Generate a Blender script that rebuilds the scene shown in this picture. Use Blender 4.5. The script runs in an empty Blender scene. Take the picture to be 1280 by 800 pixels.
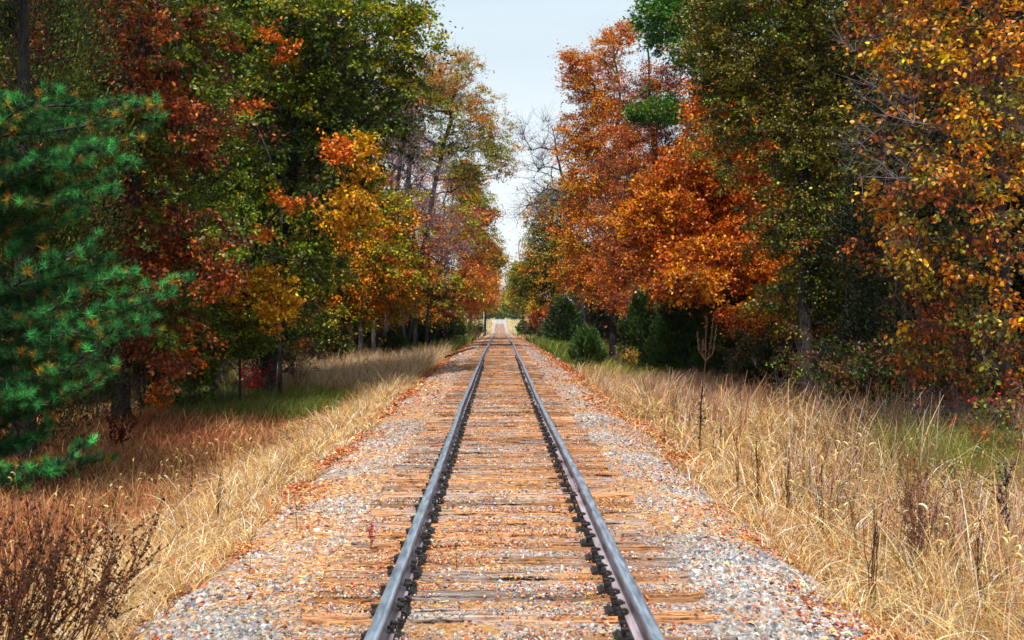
import bpy, math, random
import numpy as np
from mathutils import Vector

PI = math.pi
R = math.radians
rng = np.random.default_rng(11)
random.seed(5)
scene = bpy.context.scene
COL = scene.collection

# ---------------------------------------------------------------- camera
F = 1300.0                       # focal length of the photograph in its own pixels
VX, VY = 624.5, 393.0            # where the rails would meet
CZ = 1.69
cam = bpy.data.objects.new('camera', bpy.data.cameras.new('camera'))
COL.objects.link(cam)
cam.location = (0, 0, CZ)
cam.rotation_euler = (R(90), 0, 0)
cd = cam.data
cd.sensor_width = 36.0
cd.lens = F / 1280 * 36
cd.shift_x = (640 - VX) / 1280
cd.shift_y = -(400 - VY) / 1280
cd.clip_start = 0.05
cd.clip_end = 6000
cd.dof.use_dof = True
cd.dof.focus_distance = 13.0
cd.dof.aperture_fstop = 3.5
scene.camera = cam

# ---------------------------------------------------------------- sky and sun
SUN_EL, SUN_AZ = 61.0, 192.0     # azimuth measured clockwise from +Y: behind the camera, a little to the left
world = bpy.data.worlds.new('World')
scene.world = world
world.use_nodes = True
nt = world.node_tree
for n in list(nt.nodes):
    nt.nodes.remove(n)
out = nt.nodes.new('ShaderNodeOutputWorld')
bg = nt.nodes.new('ShaderNodeBackground')
bg.inputs['Strength'].default_value = 0.12
sky = nt.nodes.new('ShaderNodeTexSky')
sky.sky_type = 'NISHITA'
sky.sun_disc = False
sky.sun_elevation = R(SUN_EL)
sky.sun_rotation = R(SUN_AZ)
sky.dust_density = 2.0
tc = nt.nodes.new('ShaderNodeTexCoord')
mp = nt.nodes.new('ShaderNodeMapping')
mp.inputs['Scale'].default_value = (1.0, 1.0, 4.5)
ns = nt.nodes.new('ShaderNodeTexNoise')
ns.inputs['Scale'].default_value = 2.6
ns.inputs['Detail'].default_value = 7
ns.inputs['Roughness'].default_value = 0.55
cr = nt.nodes.new('ShaderNodeValToRGB')
cr.color_ramp.elements[0].position = 0.30
cr.color_ramp.elements[0].color = (0.0, 0.0, 0.0, 1)
cr.color_ramp.elements[1].position = 0.70
cr.color_ramp.elements[1].color = (1, 1, 1, 1)
sepz = nt.nodes.new('ShaderNodeSeparateXYZ')
lowc = nt.nodes.new('ShaderNodeValToRGB')      # cloud sheet is whiter towards the horizon
lowc.color_ramp.elements[0].position = 0.02
lowc.color_ramp.elements[0].color = (8.9, 9.1, 9.2, 1)
lowc.color_ramp.elements[1].position = 0.34
lowc.color_ramp.elements[1].color = (5.9, 7.2, 7.9, 1)
mr = nt.nodes.new('ShaderNodeMapRange')
mr.inputs['To Min'].default_value = 0.80
mr.inputs['To Max'].default_value = 0.99
mix = nt.nodes.new('ShaderNodeMix')
mix.data_type = 'RGBA'
nt.links.new(tc.outputs['Generated'], mp.inputs['Vector'])
nt.links.new(mp.outputs['Vector'], ns.inputs['Vector'])
nt.links.new(ns.outputs['Fac'], cr.inputs['Fac'])
nt.links.new(cr.outputs['Color'], mr.inputs['Value'])
nt.links.new(tc.outputs['Generated'], sepz.inputs[0])
nt.links.new(sepz.outputs['Z'], lowc.inputs['Fac'])
nt.links.new(mr.outputs['Result'], mix.inputs['Factor'])
nt.links.new(sky.outputs['Color'], mix.inputs[6])
nt.links.new(lowc.outputs['Color'], mix.inputs[7])
nt.links.new(mix.outputs[2], bg.inputs['Color'])
nt.links.new(bg.outputs['Background'], out.inputs['Surface'])

sl = bpy.data.lights.new('sun', 'SUN')
sl.energy = 5.0
sl.angle = R(1.2)
sl.color = (1.0, 0.95, 0.86)
so = bpy.data.objects.new('sun', sl)
COL.objects.link(so)
az = R(SUN_AZ)
sd = Vector((math.sin(az) * math.cos(R(SUN_EL)), math.cos(az) * math.cos(R(SUN_EL)), math.sin(R(SUN_EL))))
so.rotation_euler = sd.to_track_quat('Z', 'Y').to_euler()
so.location = (0, -20, 40)

vs = scene.view_settings
vs.view_transform = 'Standard'
vs.look = 'None'
vs.gamma = 1.0
vs.use_curve_mapping = False
vs.exposure = 0.1
cy = scene.cycles
cy.max_bounces = 5
cy.diffuse_bounces = 2
cy.glossy_bounces = 2
cy.transmission_bounces = 2
cy.transparent_max_bounces = 4
cy.use_denoising = True
cy.sample_clamp_indirect = 6
scene.render.use_persistent_data = False

# ---------------------------------------------------------------- materials
def new_mat(name):
    m = bpy.data.materials.new(name)
    m.use_nodes = True
    m.node_tree.nodes.clear()
    return m, m.node_tree.nodes, m.node_tree.links

def leaf_mat(name, trans=0.35, rough=0.55, spec=0.25):
    m, N, L = new_mat(name)
    o = N.new('ShaderNodeOutputMaterial')
    a = N.new('ShaderNodeAttribute'); a.attribute_name = 'tint'
    p = N.new('ShaderNodeBsdfPrincipled')
    p.inputs['Roughness'].default_value = rough
    p.inputs['Specular IOR Level'].default_value = spec
    t = N.new('ShaderNodeBsdfTranslucent')
    mx = N.new('ShaderNodeMixShader'); mx.inputs[0].default_value = trans
    L.new(a.outputs['Color'], p.inputs['Base Color'])
    L.new(a.outputs['Color'], t.inputs['Color'])
    L.new(p.outputs[0], mx.inputs[1]); L.new(t.outputs[0], mx.inputs[2])
    L.new(mx.outputs[0], o.inputs['Surface'])
    return m

def tint_mat(name, rough=0.8, spec=0.2, noise=None, bump=0.0):
    m, N, L = new_mat(name)
    o = N.new('ShaderNodeOutputMaterial')
    a = N.new('ShaderNodeAttribute'); a.attribute_name = 'tint'
    p = N.new('ShaderNodeBsdfPrincipled')
    p.inputs['Roughness'].default_value = rough
    p.inputs['Specular IOR Level'].default_value = spec
    src = a.outputs['Color']
    if noise:
        g = N.new('ShaderNodeNewGeometry')
        n = N.new('ShaderNodeTexNoise'); n.inputs['Scale'].default_value = noise
        n.inputs['Detail'].default_value = 4
        L.new(g.outputs['Position'], n.inputs['Vector'])
        mr = N.new('ShaderNodeMapRange')
        mr.inputs['From Min'].default_value = 0.3; mr.inputs['From Max'].default_value = 0.7
        mr.inputs['To Min'].default_value = 0.6; mr.inputs['To Max'].default_value = 1.3
        L.new(n.outputs['Fac'], mr.inputs['Value'])
        h = N.new('ShaderNodeHueSaturation')
        L.new(mr.outputs['Result'], h.inputs['Value']); L.new(src, h.inputs['Color'])
        src = h.outputs['Color']
        if bump:
            b = N.new('ShaderNodeBump'); b.inputs['Strength'].default_value = bump
            b.inputs['Distance'].default_value = 0.01
            L.new(n.outputs['Fac'], b.inputs['Height']); L.new(b.outputs[0], p.inputs['Normal'])
    L.new(src, p.inputs['Base Color'])
    L.new(p.outputs[0], o.inputs['Surface'])
    return m

def bark_mat(name, c1, c2):
    m, N, L = new_mat(name)
    o = N.new('ShaderNodeOutputMaterial')
    p = N.new('ShaderNodeBsdfPrincipled'); p.inputs['Roughness'].default_value = 0.9
    g = N.new('ShaderNodeNewGeometry')
    mp = N.new('ShaderNodeMapping'); mp.inputs['Scale'].default_value = (14, 14, 2.2)
    n = N.new('ShaderNodeTexNoise'); n.inputs['Scale'].default_value = 1.6; n.inputs['Detail'].default_value = 6
    r = N.new('ShaderNodeValToRGB')
    r.color_ramp.elements[0].position = 0.35; r.color_ramp.elements[0].color = (*c1, 1)
    r.color_ramp.elements[1].position = 0.68; r.color_ramp.elements[1].color = (*c2, 1)
    b = N.new('ShaderNodeBump'); b.inputs['Strength'].default_value = 0.7; b.inputs['Distance'].default_value = 0.03
    L.new(g.outputs['Position'], mp.inputs['Vector']); L.new(mp.outputs[0], n.inputs['Vector'])
    L.new(n.outputs['Fac'], r.inputs['Fac']); L.new(r.outputs['Color'], p.inputs['Base Color'])
    L.new(n.outputs['Fac'], b.inputs['Height']); L.new(b.outputs[0], p.inputs['Normal'])
    L.new(p.outputs[0], o.inputs['Surface'])
    return m

M = {}
M['leaf'] = leaf_mat('leaf', 0.24, 0.42, 0.42)
M['needle'] = leaf_mat('needle', 0.15, 0.5, 0.3)
M['grass'] = leaf_mat('grass_blade', 0.25, 0.6, 0.2)
M['fallen'] = tint_mat('fallen_leaf', 0.75, 0.2)
M['stone'] = tint_mat('ballast_stone', 0.85, 0.25, noise=40)
M['bark'] = bark_mat('bark_dark', (0.010, 0.008, 0.007), (0.045, 0.036, 0.032))
M['bark_grey'] = bark_mat('bark_grey', (0.04, 0.035, 0.035), (0.16, 0.145, 0.15))
M['twig'] = tint_mat('dry_stem', 0.9, 0.1)

def lin(c):
    c = np.asarray(c, float) / 255.0
    return np.where(c <= 0.04045, c / 12.92, ((c + 0.055) / 1.055) ** 2.4)

# ---------------------------------------------------------------- mesh batches
class MB:
    """collects batches of geometry and links them as ONE mesh object"""
    def __init__(s):
        s.v = []; s.loops = []; s.sizes = []; s.c = []; s.mi = []; s.n = 0; s.sm = []
    def add(s, v, loops, sizes, col=None, mi=0, smooth=False):
        v = np.asarray(v, np.float32).reshape(-1, 3)
        s.v.append(v); s.loops.append(np.asarray(loops, np.int64).ravel() + s.n)
        sizes = np.asarray(sizes, np.int32).ravel(); s.sizes.append(sizes)
        if col is None: col = np.full((len(v), 3), 128.0)
        col = np.asarray(col, np.float32)
        if col.ndim == 1: col = np.tile(col, (len(v), 1))
        s.c.append(col); s.mi.append(np.full(len(sizes), mi, np.int32))
        s.sm.append(np.full(len(sizes), smooth, bool))
        s.n += len(v)
    def place(s, tmpl, pos, rot, scale, col, mi=0, jitter=0.0):
        """tmpl=(verts, faces); pos N,3; rot N,3,3 (columns = local axes); scale N or N,3; col N,3"""
        tv, tf = tmpl
        tv = np.asarray(tv, float); N = len(pos); V = len(tv)
        if N == 0: return
        scale = np.asarray(scale, float)
        if scale.ndim == 1: scale = scale[:, None]
        loc = tv[None] * scale[:, None, :]
        if jitter: loc = loc * (1 + jitter * rng.standard_normal(loc.shape))
        w = np.einsum('nij,nvj->nvi', rot, loc) + pos[:, None, :]
        fl = np.concatenate([np.asarray(f) for f in tf]); fs = np.array([len(f) for f in tf])
        loops = (fl[None] + (np.arange(N) * V)[:, None]).ravel()
        s.add(w.reshape(-1, 3), loops, np.tile(fs, N), np.repeat(col, V, 0), mi)
    def tubes(s, p0, p1, r0, r1, k=5, col=None, mi=0):
        p0 = np.asarray(p0, float); p1 = np.asarray(p1, float); N = len(p0)
        if N == 0: return
        r0 = np.broadcast_to(np.asarray(r0, float), (N,)); r1 = np.broadcast_to(np.asarray(r1, float), (N,))
        d = p1 - p0; d /= np.maximum(np.linalg.norm(d, axis=1, keepdims=True), 1e-6)
        ref = np.where(np.abs(d[:, 2:3]) > 0.9, np.array([[1., 0, 0]]), np.array([[0, 0, 1.]]))
        u = np.cross(d, ref); u /= np.linalg.norm(u, axis=1, keepdims=True); w = np.cross(d, u)
        a = np.arange(k) * 2 * PI / k
        ring = np.cos(a)[None, :, None] * u[:, None] + np.sin(a)[None, :, None] * w[:, None]
        v = np.concatenate([p0[:, None] + ring * r0[:, None, None], p1[:, None] + ring * r1[:, None, None]], 1)
        i = np.arange(k); j = (i + 1) % k
        q = np.stack([i, j, j + k, i + k], 1).ravel()
        loops = (q[None] + (np.arange(N) * 2 * k)[:, None]).ravel()
        if col is None: col = np.full((N, 3), 90.)
        col = np.asarray(col, float)
        if col.ndim == 1: col = np.tile(col, (N, 1))
        s.add(v.reshape(-1, 3), loops, np.full(N * k, 4), np.repeat(col, 2 * k, 0), mi, smooth=True)
    def mesh(s, name, mats, origin=(0, 0, 0)):
        me = bpy.data.meshes.new(name)
        v = np.concatenate(s.v) - np.asarray(origin, np.float32)
        loops = np.concatenate(s.loops); sizes = np.concatenate(s.sizes)
        me.vertices.add(len(v)); me.vertices.foreach_set('co', v.astype(np.float32).ravel())
        me.loops.add(len(loops)); me.loops.foreach_set('vertex_index', loops.astype(np.int32))
        me.polygons.add(len(sizes))
        st = np.zeros(len(sizes), np.int32); st[1:] = np.cumsum(sizes)[:-1]
        me.polygons.foreach_set('loop_start', st)
        me.polygons.foreach_set('loop_total', sizes)
        me.polygons.foreach_set('material_index', np.concatenate(s.mi))
        me.polygons.foreach_set('use_smooth', np.concatenate(s.sm))
        c = np.concatenate(s.c); c4 = np.ones((len(c), 4), np.float32); c4[:, :3] = np.clip(c, 0, 255) / 255
        at = me.attributes.new('tint', 'BYTE_COLOR', 'POINT')
        at.data.foreach_set('color_srgb', c4.ravel())
        for m in mats: me.materials.append(m)
        me.update(calc_edges=True)
        return me
    def build(s, name, mats, parent=None, origin=(0, 0, 0)):
        if not isinstance(mats, (list, tuple)): mats = [mats]
        o = bpy.data.objects.new(name, s.mesh(name, mats, origin))
        COL.objects.link(o)
        if parent is not None: o.parent = parent
        else: o.location = origin
        return o

def tag(o, label=None, cat=None, group=None, kind=None):
    if label: o['label'] = label
    if cat: o['category'] = cat
    if group: o['group'] = group
    if kind: o['kind'] = kind
    return o

def thing(name, label, cat, loc, group=None):
    o = bpy.data.objects.new(name, None); COL.objects.link(o)
    o.location = loc; o.empty_display_size = 0.2
    return tag(o, label, cat, group)

# ---------------------------------------------------------------- the lie of the land
TX = 0.05
_py = [-200, 0, 45, 70, 100, 165, 240, 290, 340, 400, 500, 3000]
_pz = [0, 0, 0, -0.14, -0.5, -1.35, -2.3, -1.6, -0.6, -0.15, 0, 0]
_yy = np.arange(-200, 3001, 1.0)
_zz = np.interp(_yy, _py, _pz)
_k = np.hanning(41); _k /= _k.sum()
_zz = np.convolve(np.pad(_zz, 20, 'edge'), _k, 'valid')
def zt(y): return np.interp(y, _yy, _zz)
def bend(y):      # slight lateral wander of the old rails
    y = np.asarray(y, float)
    return 0.005 * np.sin(y * 0.55 + .4) + 0.012 * np.sin(y * 0.23) + 0.02 * np.sin(y * .11 + 1)

def vnoise(x, y, s, seed=0):
    """cheap smooth value noise, -1..1"""
    x = np.asarray(x, float) / s + seed * 17.31; y = np.asarray(y, float) / s + seed * 9.17
    xi = np.floor(x); yi = np.floor(y); fx = x - xi; fy = y - yi
    fx = fx * fx * (3 - 2 * fx); fy = fy * fy * (3 - 2 * fy)
    def h(a, b):
        t = np.sin(a * 127.1 + b * 311.7 + seed * 74.7) * 43758.5453
        return 2 * (t - np.floor(t)) - 1
    return (h(xi, yi) * (1 - fx) + h(xi + 1, yi) * fx) * (1 - fy) + (h(xi, yi + 1) * (1 - fx) + h(xi + 1, yi + 1) * fx) * fy

_hx = [0, 1.25, 1.7, 2.15, 2.7, 3.6, 5.0, 8.0, 60, 400]
_hz = [-.198, -.212, -.218, -.29, -.50, -.80, -1.02, -1.08, -1.0, -0.6]
def gz(x, y):
    x = np.asarray(x, float); y = np.asarray(y, float)
    a = np.abs(x - TX)
    h = np.interp(a, _hx, _hz)
    n = vnoise(x, y, 3.1, 1) * 0.09 + vnoise(x, y, 0.9, 2) * 0.035
    return zt(y) + h + n * np.clip((a - 2.2) / 2, 0, 1)

def P(px, py, d):
    return np.array([(px - VX) / F * d, d, CZ - (py - VY) / F * d])
def X(px, d): return (px - VX) / F * d

def base(px, d):
    x = X(px, d)
    return (float(x), float(d), float(gz(x, d)))

# ---------------------------------------------------------------- ground sheet
def grid_sheet(xs, ys, zf):
    Xg, Yg = np.meshgrid(xs, ys)
    Z = zf(Xg, Yg)
    v = np.stack([Xg, Yg, Z], -1).reshape(-1, 3)
    nx, ny = len(xs), len(ys)
    i = (np.arange(ny - 1)[:, None] * nx + np.arange(nx - 1)[None]).ravel()
    q = np.stack([i, i + 1, i + nx + 1, i + nx], 1)
    return v, q

def ground_mat():
    m, N, L = new_mat('leafy_soil')
    o = N.new('ShaderNodeOutputMaterial')
    p = N.new('ShaderNodeBsdfPrincipled'); p.inputs['Roughness'].default_value = 0.95
    p.inputs['Specular IOR Level'].default_value = 0.1
    g = N.new('ShaderNodeNewGeometry')
    n = N.new('ShaderNodeTexNoise'); n.inputs['Scale'].default_value = 0.6; n.inputs['Detail'].default_value = 8
    v = N.new('ShaderNodeTexVoronoi'); v.inputs['Scale'].default_value = 11
    L.new(g.outputs['Position'], n.inputs['Vector']); L.new(g.outputs['Position'], v.inputs['Vector'])
    r = N.new('ShaderNodeValToRGB')
    r.color_ramp.elements[0].position = 0.35; r.color_ramp.elements[0].color = (0.045, 0.028, 0.014, 1)
    r.color_ramp.elements[1].position = 0.65; r.color_ramp.elements[1].color = (0.16, 0.10, 0.045, 1)
    L.new(n.outputs['Fac'], r.inputs['Fac'])
    sv = N.new('ShaderNodeSeparateColor'); L.new(v.outputs['Color'], sv.inputs[0])
    r2 = N.new('ShaderNodeValToRGB')
    r2.color_ramp.elements[0].color = (0.05, 0.022, 0.012, 1); r2.color_ramp.elements[1].color = (0.30, 0.14, 0.05, 1)
    L.new(sv.outputs[0], r2.inputs['Fac'])
    mx = N.new('ShaderNodeMix'); mx.data_type = 'RGBA'; mx.inputs['Factor'].default_value = 0.5
    L.new(r.outputs['Color'], mx.inputs[6]); L.new(r2.outputs['Color'], mx.inputs[7])
    L.new(mx.outputs[2], p.inputs['Base Color'])
    b = N.new('ShaderNodeBump'); b.inputs['Strength'].default_value = 0.5; b.inputs['Distance'].default_value = 0.03
    L.new(v.outputs['Distance'], b.inputs['Height']); L.new(b.outputs[0], p.inputs['Normal'])
    L.new(p.outputs[0], o.inputs['Surface'])
    return m

def axis(*segs):
    a = []
    for lo, hi, st in segs: a.append(np.arange(lo, hi, st))
    a.append([segs[-1][1]])
    return np.unique(np.concatenate(a))
xs = axis((0, 3, .25), (3, 16, .5), (16, 60, 3), (60, 200, 20), (200, 1500, 130))
xs = np.unique(np.concatenate([-xs, xs]))
ys = axis((-60, 2, 4), (2, 60, .5), (60, 120, 2), (120, 460, 5), (460, 2600, 100))
v, q = grid_sheet(xs, ys, lambda a, b: gz(a, b) - 0.03 * (np.abs(a - TX) < 2.9))
mb = MB(); mb.add(v, q, np.full(len(q), 4), smooth=True)
tag(mb.build('ground', ground_mat()), kind='structure')

def ballast_mat():
    m, N, L = new_mat('ballast_gravel')
    o = N.new('ShaderNodeOutputMaterial')
    p = N.new('ShaderNodeBsdfPrincipled'); p.inputs['Roughness'].default_value = 0.9
    p.inputs['Specular IOR Level'].default_value = 0.15
    g = N.new('ShaderNodeNewGeometry')
    v = N.new('ShaderNodeTexVoronoi'); v.inputs['Scale'].default_value = 30
    L.new(g.outputs['Position'], v.inputs['Vector'])
    sv = N.new('ShaderNodeSeparateColor'); L.new(v.outputs['Color'], sv.inputs[0])
    r = N.new('ShaderNodeValToRGB'); e = r.color_ramp.elements
    e[0].color = (0.09, 0.085, 0.09, 1); e[1].color = (0.50, 0.44, 0.42, 1)
    x = e.new(0.35); x.color = (0.27, 0.24, 0.24, 1)
    x = e.new(0.62); x.color = (0.40, 0.28, 0.22, 1)
    L.new(sv.outputs[0], r.inputs['Fac'])
    # drifts of orange leaves and needles
    n = N.new('ShaderNodeTexNoise'); n.inputs['Scale'].default_value = 0.55; n.inputs['Detail'].default_value = 9
    n.inputs['Roughness'].default_value = 0.75
    L.new(g.outputs['Position'], n.inputs['Vector'])
    r3 = N.new('ShaderNodeValToRGB'); r3.color_ramp.elements[0].position = 0.50; r3.color_ramp.elements[1].position = 0.56
    L.new(n.outputs['Fac'], r3.inputs['Fac'])
    r2 = N.new('ShaderNodeValToRGB')
    r2.color_ramp.elements[0].color = (0.30, 0.13, 0.05, 1); r2.color_ramp.elements[1].color = (0.52, 0.27, 0.08, 1)
    L.new(sv.outputs[1], r2.inputs['Fac'])
    mx = N.new('ShaderNodeMix'); mx.data_type = 'RGBA'
    L.new(r3.outputs['Color'], mx.inputs['Factor'])
    L.new(r.outputs['Color'], mx.inputs[6]); L.new(r2.outputs['Color'], mx.inputs[7])
    sp = N.new('ShaderNodeSeparateXYZ'); L.new(g.outputs['Position'], sp.inputs[0])      # stone turns paler towards the crossing
    fr = N.new('ShaderNodeMapRange'); fr.inputs['From Min'].default_value = 150; fr.inputs['From Max'].default_value = 330
    L.new(sp.outputs['Y'], fr.inputs['Value'])
    m2 = N.new('ShaderNodeMix'); m2.data_type = 'RGBA'; m2.inputs[7].default_value = (.40, .36, .34, 1)
    L.new(fr.outputs['Result'], m2.inputs['Factor']); L.new(mx.outputs[2], m2.inputs[6])
    L.new(m2.outputs[2], p.inputs['Base Color'])
    b = N.new('ShaderNodeBump'); b.inputs['Strength'].default_value = 0.8; b.inputs['Distance'].default_value = 0.025
    b.invert = True
    L.new(v.outputs['Distance'], b.inputs['Height']); L.new(b.outputs[0], p.inputs['Normal'])
    L.new(p.outputs[0], o.inputs['Surface'])
    return m
xs = np.linspace(-2.55, 2.55, 25) + TX
ys = axis((-4, 60, .5), (60, 460, 2))
v, q = grid_sheet(xs, ys, lambda a, b: gz(a, b) + 0.006 - 0.12 * np.clip((np.abs(a - TX) - 2.3) / .25, 0, 1) + 0.008 * vnoise(a, b, .5, 4))
mb = MB(); mb.add(v, q, np.full(len(q), 4), smooth=True)
tag(mb.build('ballast_bed', ballast_mat()), kind='structure')

# ---------------------------------------------------------------- colour pickers
def pick(pal, n, noise=9):
    pal = np.asarray(pal, float)
    i = rng.integers(0, len(pal), n)
    c = pal[i] * (1 + 0.16 * rng.standard_normal((n, 1))) + noise * rng.standard_normal((n, 3)) * 0.5
    return np.clip(c, 3, 250)

def rand_rot(n, up=0.0, yaw=None):
    """random frames; local Z = leaf normal, pulled towards world up by `up`"""
    nz = rng.standard_normal((n, 3)); nz /= np.linalg.norm(nz, axis=1, keepdims=True)
    nz[:, 2] = np.abs(nz[:, 2]) + up; nz /= np.linalg.norm(nz, axis=1, keepdims=True)
    t = rng.standard_normal((n, 3)); t -= (t * nz).sum(1, keepdims=True) * nz
    t /= np.linalg.norm(t, axis=1, keepdims=True)
    xx = np.cross(t, nz)
    return np.stack([xx, t, nz], 2)

def frame_dir(d, up=0.0, roll=None):
    """local Y along d"""
    d = d / np.linalg.norm(d, axis=1, keepdims=True)
    r = rng.standard_normal(d.shape); r[:, 2] += up
    z = r - (r * d).sum(1, keepdims=True) * d; z /= np.linalg.norm(z, axis=1, keepdims=True)
    x = np.cross(d, z)
    return np.stack([x, d, z], 2)

OVATE = ([(0, 0, 0), (.26, .22, .05), (.34, .48, .08), (.18, .80, .04), (0, 1, -.04), (-.18, .80, .04), (-.34, .48, .08), (-.26, .22, .05)],
         [(0, 1, 2, 3, 4), (0, 4, 5, 6, 7)])
DIAM = ([(0, 0, 0), (.30, .45, .07), (0, 1, 0), (-.30, .45, .07)], [(0, 1, 2), (0, 2, 3)])
OAK = ([(0, 0, 0), (.16, .10, .02), (.36, .30, .07), (.16, .38, .03), (.44, .62, .09), (.17, .66, .03), (.20, .92, .03), (0, 1, 0),
        (-.20, .92, .03), (-.17, .66, .03), (-.44, .62, .09), (-.16, .38, .03), (-.36, .30, .07), (-.16, .10, .02)],
       [(0, 1, 2, 3), (0, 3, 4, 5), (0, 5, 6, 7), (0, 7, 8, 9), (0, 9, 10, 11), (0, 11, 12, 13)])

# ---------------------------------------------------------------- stones
def icosa():
    t = (1 + 5 ** .5) / 2
    v = np.array([(-1, t, 0), (1, t, 0), (-1, -t, 0), (1, -t, 0), (0, -1, t), (0, 1, t), (0, -1, -t), (0, 1, -t), (t, 0, -1), (t, 0, 1), (-t, 0, -1), (-t, 0, 1)], float)
    v /= np.linalg.norm(v[0])
    f = [(0, 11, 5), (0, 5, 1), (0, 1, 7), (0, 7, 10), (0, 10, 11), (1, 5, 9), (5, 11, 4), (11, 10, 2), (10, 7, 6), (7, 1, 8), (3, 9, 4), (3, 4, 2), (3, 2, 6), (3, 6, 8), (3, 8, 9), (4, 9, 5), (2, 4, 11), (6, 2, 10), (8, 6, 7), (9, 8, 1)]
    return v, f
ICO = icosa()
STONE_PAL = [(206, 202, 202), (184, 182, 186), (160, 160, 168), (122, 126, 138), (214, 206, 200), (198, 176, 164), (182, 146, 130), (86, 90, 104), (222, 220, 218), (176, 164, 158), (196, 184, 164), (206, 204, 208), (140, 142, 152)]

def stones(mb, n, xf, y, smin=.014, smax=.030, sink=0.3):
    x = xf; s = .66 * rng.uniform(smin, smax, n) * np.exp(.28 * rng.standard_normal(n))
    z = gz(x, y) + s * (0.6 - sink)
    sc = np.stack([s * rng.uniform(.8, 1.3, n), s * rng.uniform(.8, 1.3, n), s * rng.uniform(.35, .7, n)], 1)
    c = (pick(STONE_PAL, n, 6) * .72 + np.array([172, 164, 158]) * .28) * .90
    w = vnoise(x, y, 1.3, 7)[:, None]
    c = c * (1 + .10 * w)
    # rusty drifts: stones stained by iron and leaf dust
    st = (vnoise(x, y, 1.1, 9) + .5 * vnoise(x, y, .4, 10) + .45 * rng.standard_normal(n)) > np.where(x < 0, .0, .32)
    c[st] = c[st] * .45 + np.array([206, 136, 74]) * .55
    mb.place(ICO, np.stack([x, y, z], 1), rand_rot(n), sc, c, jitter=.20)

mb = MB()
def ydist(n, a, b, p=1.0):      # more near the camera
    u = rng.random(n); return a * (b / a) ** (u ** p)
n = 165000
y = ydist(n, 4.3, 30, 1.0)
sgn = np.where(rng.random(n) < .55, 1, -1)
x = TX + sgn * (1.2 + (1.08 + .30 * vnoise(y, sgn, .9, 81) + .16 * vnoise(y, sgn, .3, 82)) * rng.random(n) ** .75)
stones(mb, n, x, y, .013, .025)
n = 44000
y = ydist(n, 4.3, 20, 1.0); x = TX + rng.uniform(-1.25, 1.25, n)
k = rng.random(n) < np.clip(.6 + .8 * vnoise(x, y, .7, 61), .12, 1)
stones(mb, int(k.sum()), x[k], y[k], .010, .019, .1)
n = 16000
y = rng.uniform(28, 75, n); x = TX + np.where(rng.random(n) < .5, 1, -1) * rng.uniform(1.2, 2.35, n)
stones(mb, n, x, y, .022, .036)
tag(mb.build('gravel', M['stone']), 'pale grey and pinkish crushed stone ballast beside the sleepers', None, None, 'stuff')

# ---------------------------------------------------------------- sleepers
def tie_mat():
    m, N, L = new_mat('weathered_timber')
    o = N.new('ShaderNodeOutputMaterial')
    p = N.new('ShaderNodeBsdfPrincipled'); p.inputs['Roughness'].default_value = 0.9
    p.inputs['Specular IOR Level'].default_value = 0.15
    g = N.new('ShaderNodeNewGeometry')
    mp = N.new('ShaderNodeMapping'); mp.inputs['Scale'].default_value = (1.9, 58, 12)
    n = N.new('ShaderNodeTexNoise'); n.inputs['Scale'].default_value = 1.0; n.inputs['Detail'].default_value = 7
    n.inputs['Roughness'].default_value = .7
    L.new(g.outputs['Position'], mp.inputs['Vector']); L.new(mp.outputs[0], n.inputs['Vector'])
    r = N.new('ShaderNodeValToRGB'); e = r.color_ramp.elements
    e[0].position = .39; e[0].color = (0.022, 0.014, 0.014, 1); e[1].position = .74; e[1].color = (0.66, 0.58, 0.55, 1)
    x = e.new(.45); x.color = (0.24, 0.18, 0.16, 1)
    x = e.new(.58); x.color = (0.50, 0.41, 0.37, 1)
    L.new(n.outputs['Fac'], r.inputs['Fac'])
    # rust and orange needle dust, in drifts along the track
    n2 = N.new('ShaderNodeTexNoise'); n2.inputs['Scale'].default_value = 0.8; n2.inputs['Detail'].default_value = 8
    n2.inputs['Roughness'].default_value = .7
    L.new(g.outputs['Position'], n2.inputs['Vector'])
    r2 = N.new('ShaderNodeValToRGB'); r2.color_ramp.elements[0].position = .40; r2.color_ramp.elements[1].position = .54
    r2.color_ramp.elements[1].color = (.8, .8, .8, 1)
    L.new(n2.outputs['Fac'], r2.inputs['Fac'])
    mx = N.new('ShaderNodeMix'); mx.data_type = 'RGBA'; mx.blend_type = 'MIX'
    mul = N.new('ShaderNodeMix'); mul.data_type = 'RGBA'; mul.blend_type = 'MULTIPLY'; mul.inputs['Factor'].default_value = 1
    mul.inputs[7].default_value = (1.55, .88, .36, 1)
    L.new(r.outputs['Color'], mul.inputs[6])
    L.new(r2.outputs['Color'], mx.inputs['Factor']); L.new(r.outputs['Color'], mx.inputs[6]); L.new(mul.outputs[2], mx.inputs[7])
    # each sleeper a little different
    oi = N.new('ShaderNodeObjectInfo')
    mr = N.new('ShaderNodeMapRange'); mr.inputs['To Min'].default_value = .55; mr.inputs['To Max'].default_value = 1.3
    L.new(oi.outputs['Random'], mr.inputs['Value'])
    h = N.new('ShaderNodeHueSaturation'); L.new(mr.outputs['Result'], h.inputs['Value']); L.new(mx.outputs[2], h.inputs['Color'])
    L.new(h.outputs['Color'], p.inputs['Base Color'])
    b = N.new('ShaderNodeBump'); b.inputs['Strength'].default_value = .9; b.inputs['Distance'].default_value = 0.015
    L.new(n.outputs['Fac'], b.inputs['Height']); L.new(b.outputs[0], p.inputs['Normal'])
    L.new(p.outputs[0], o.inputs['Surface'])
    return m
M['tie'] = tie_mat()

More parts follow.
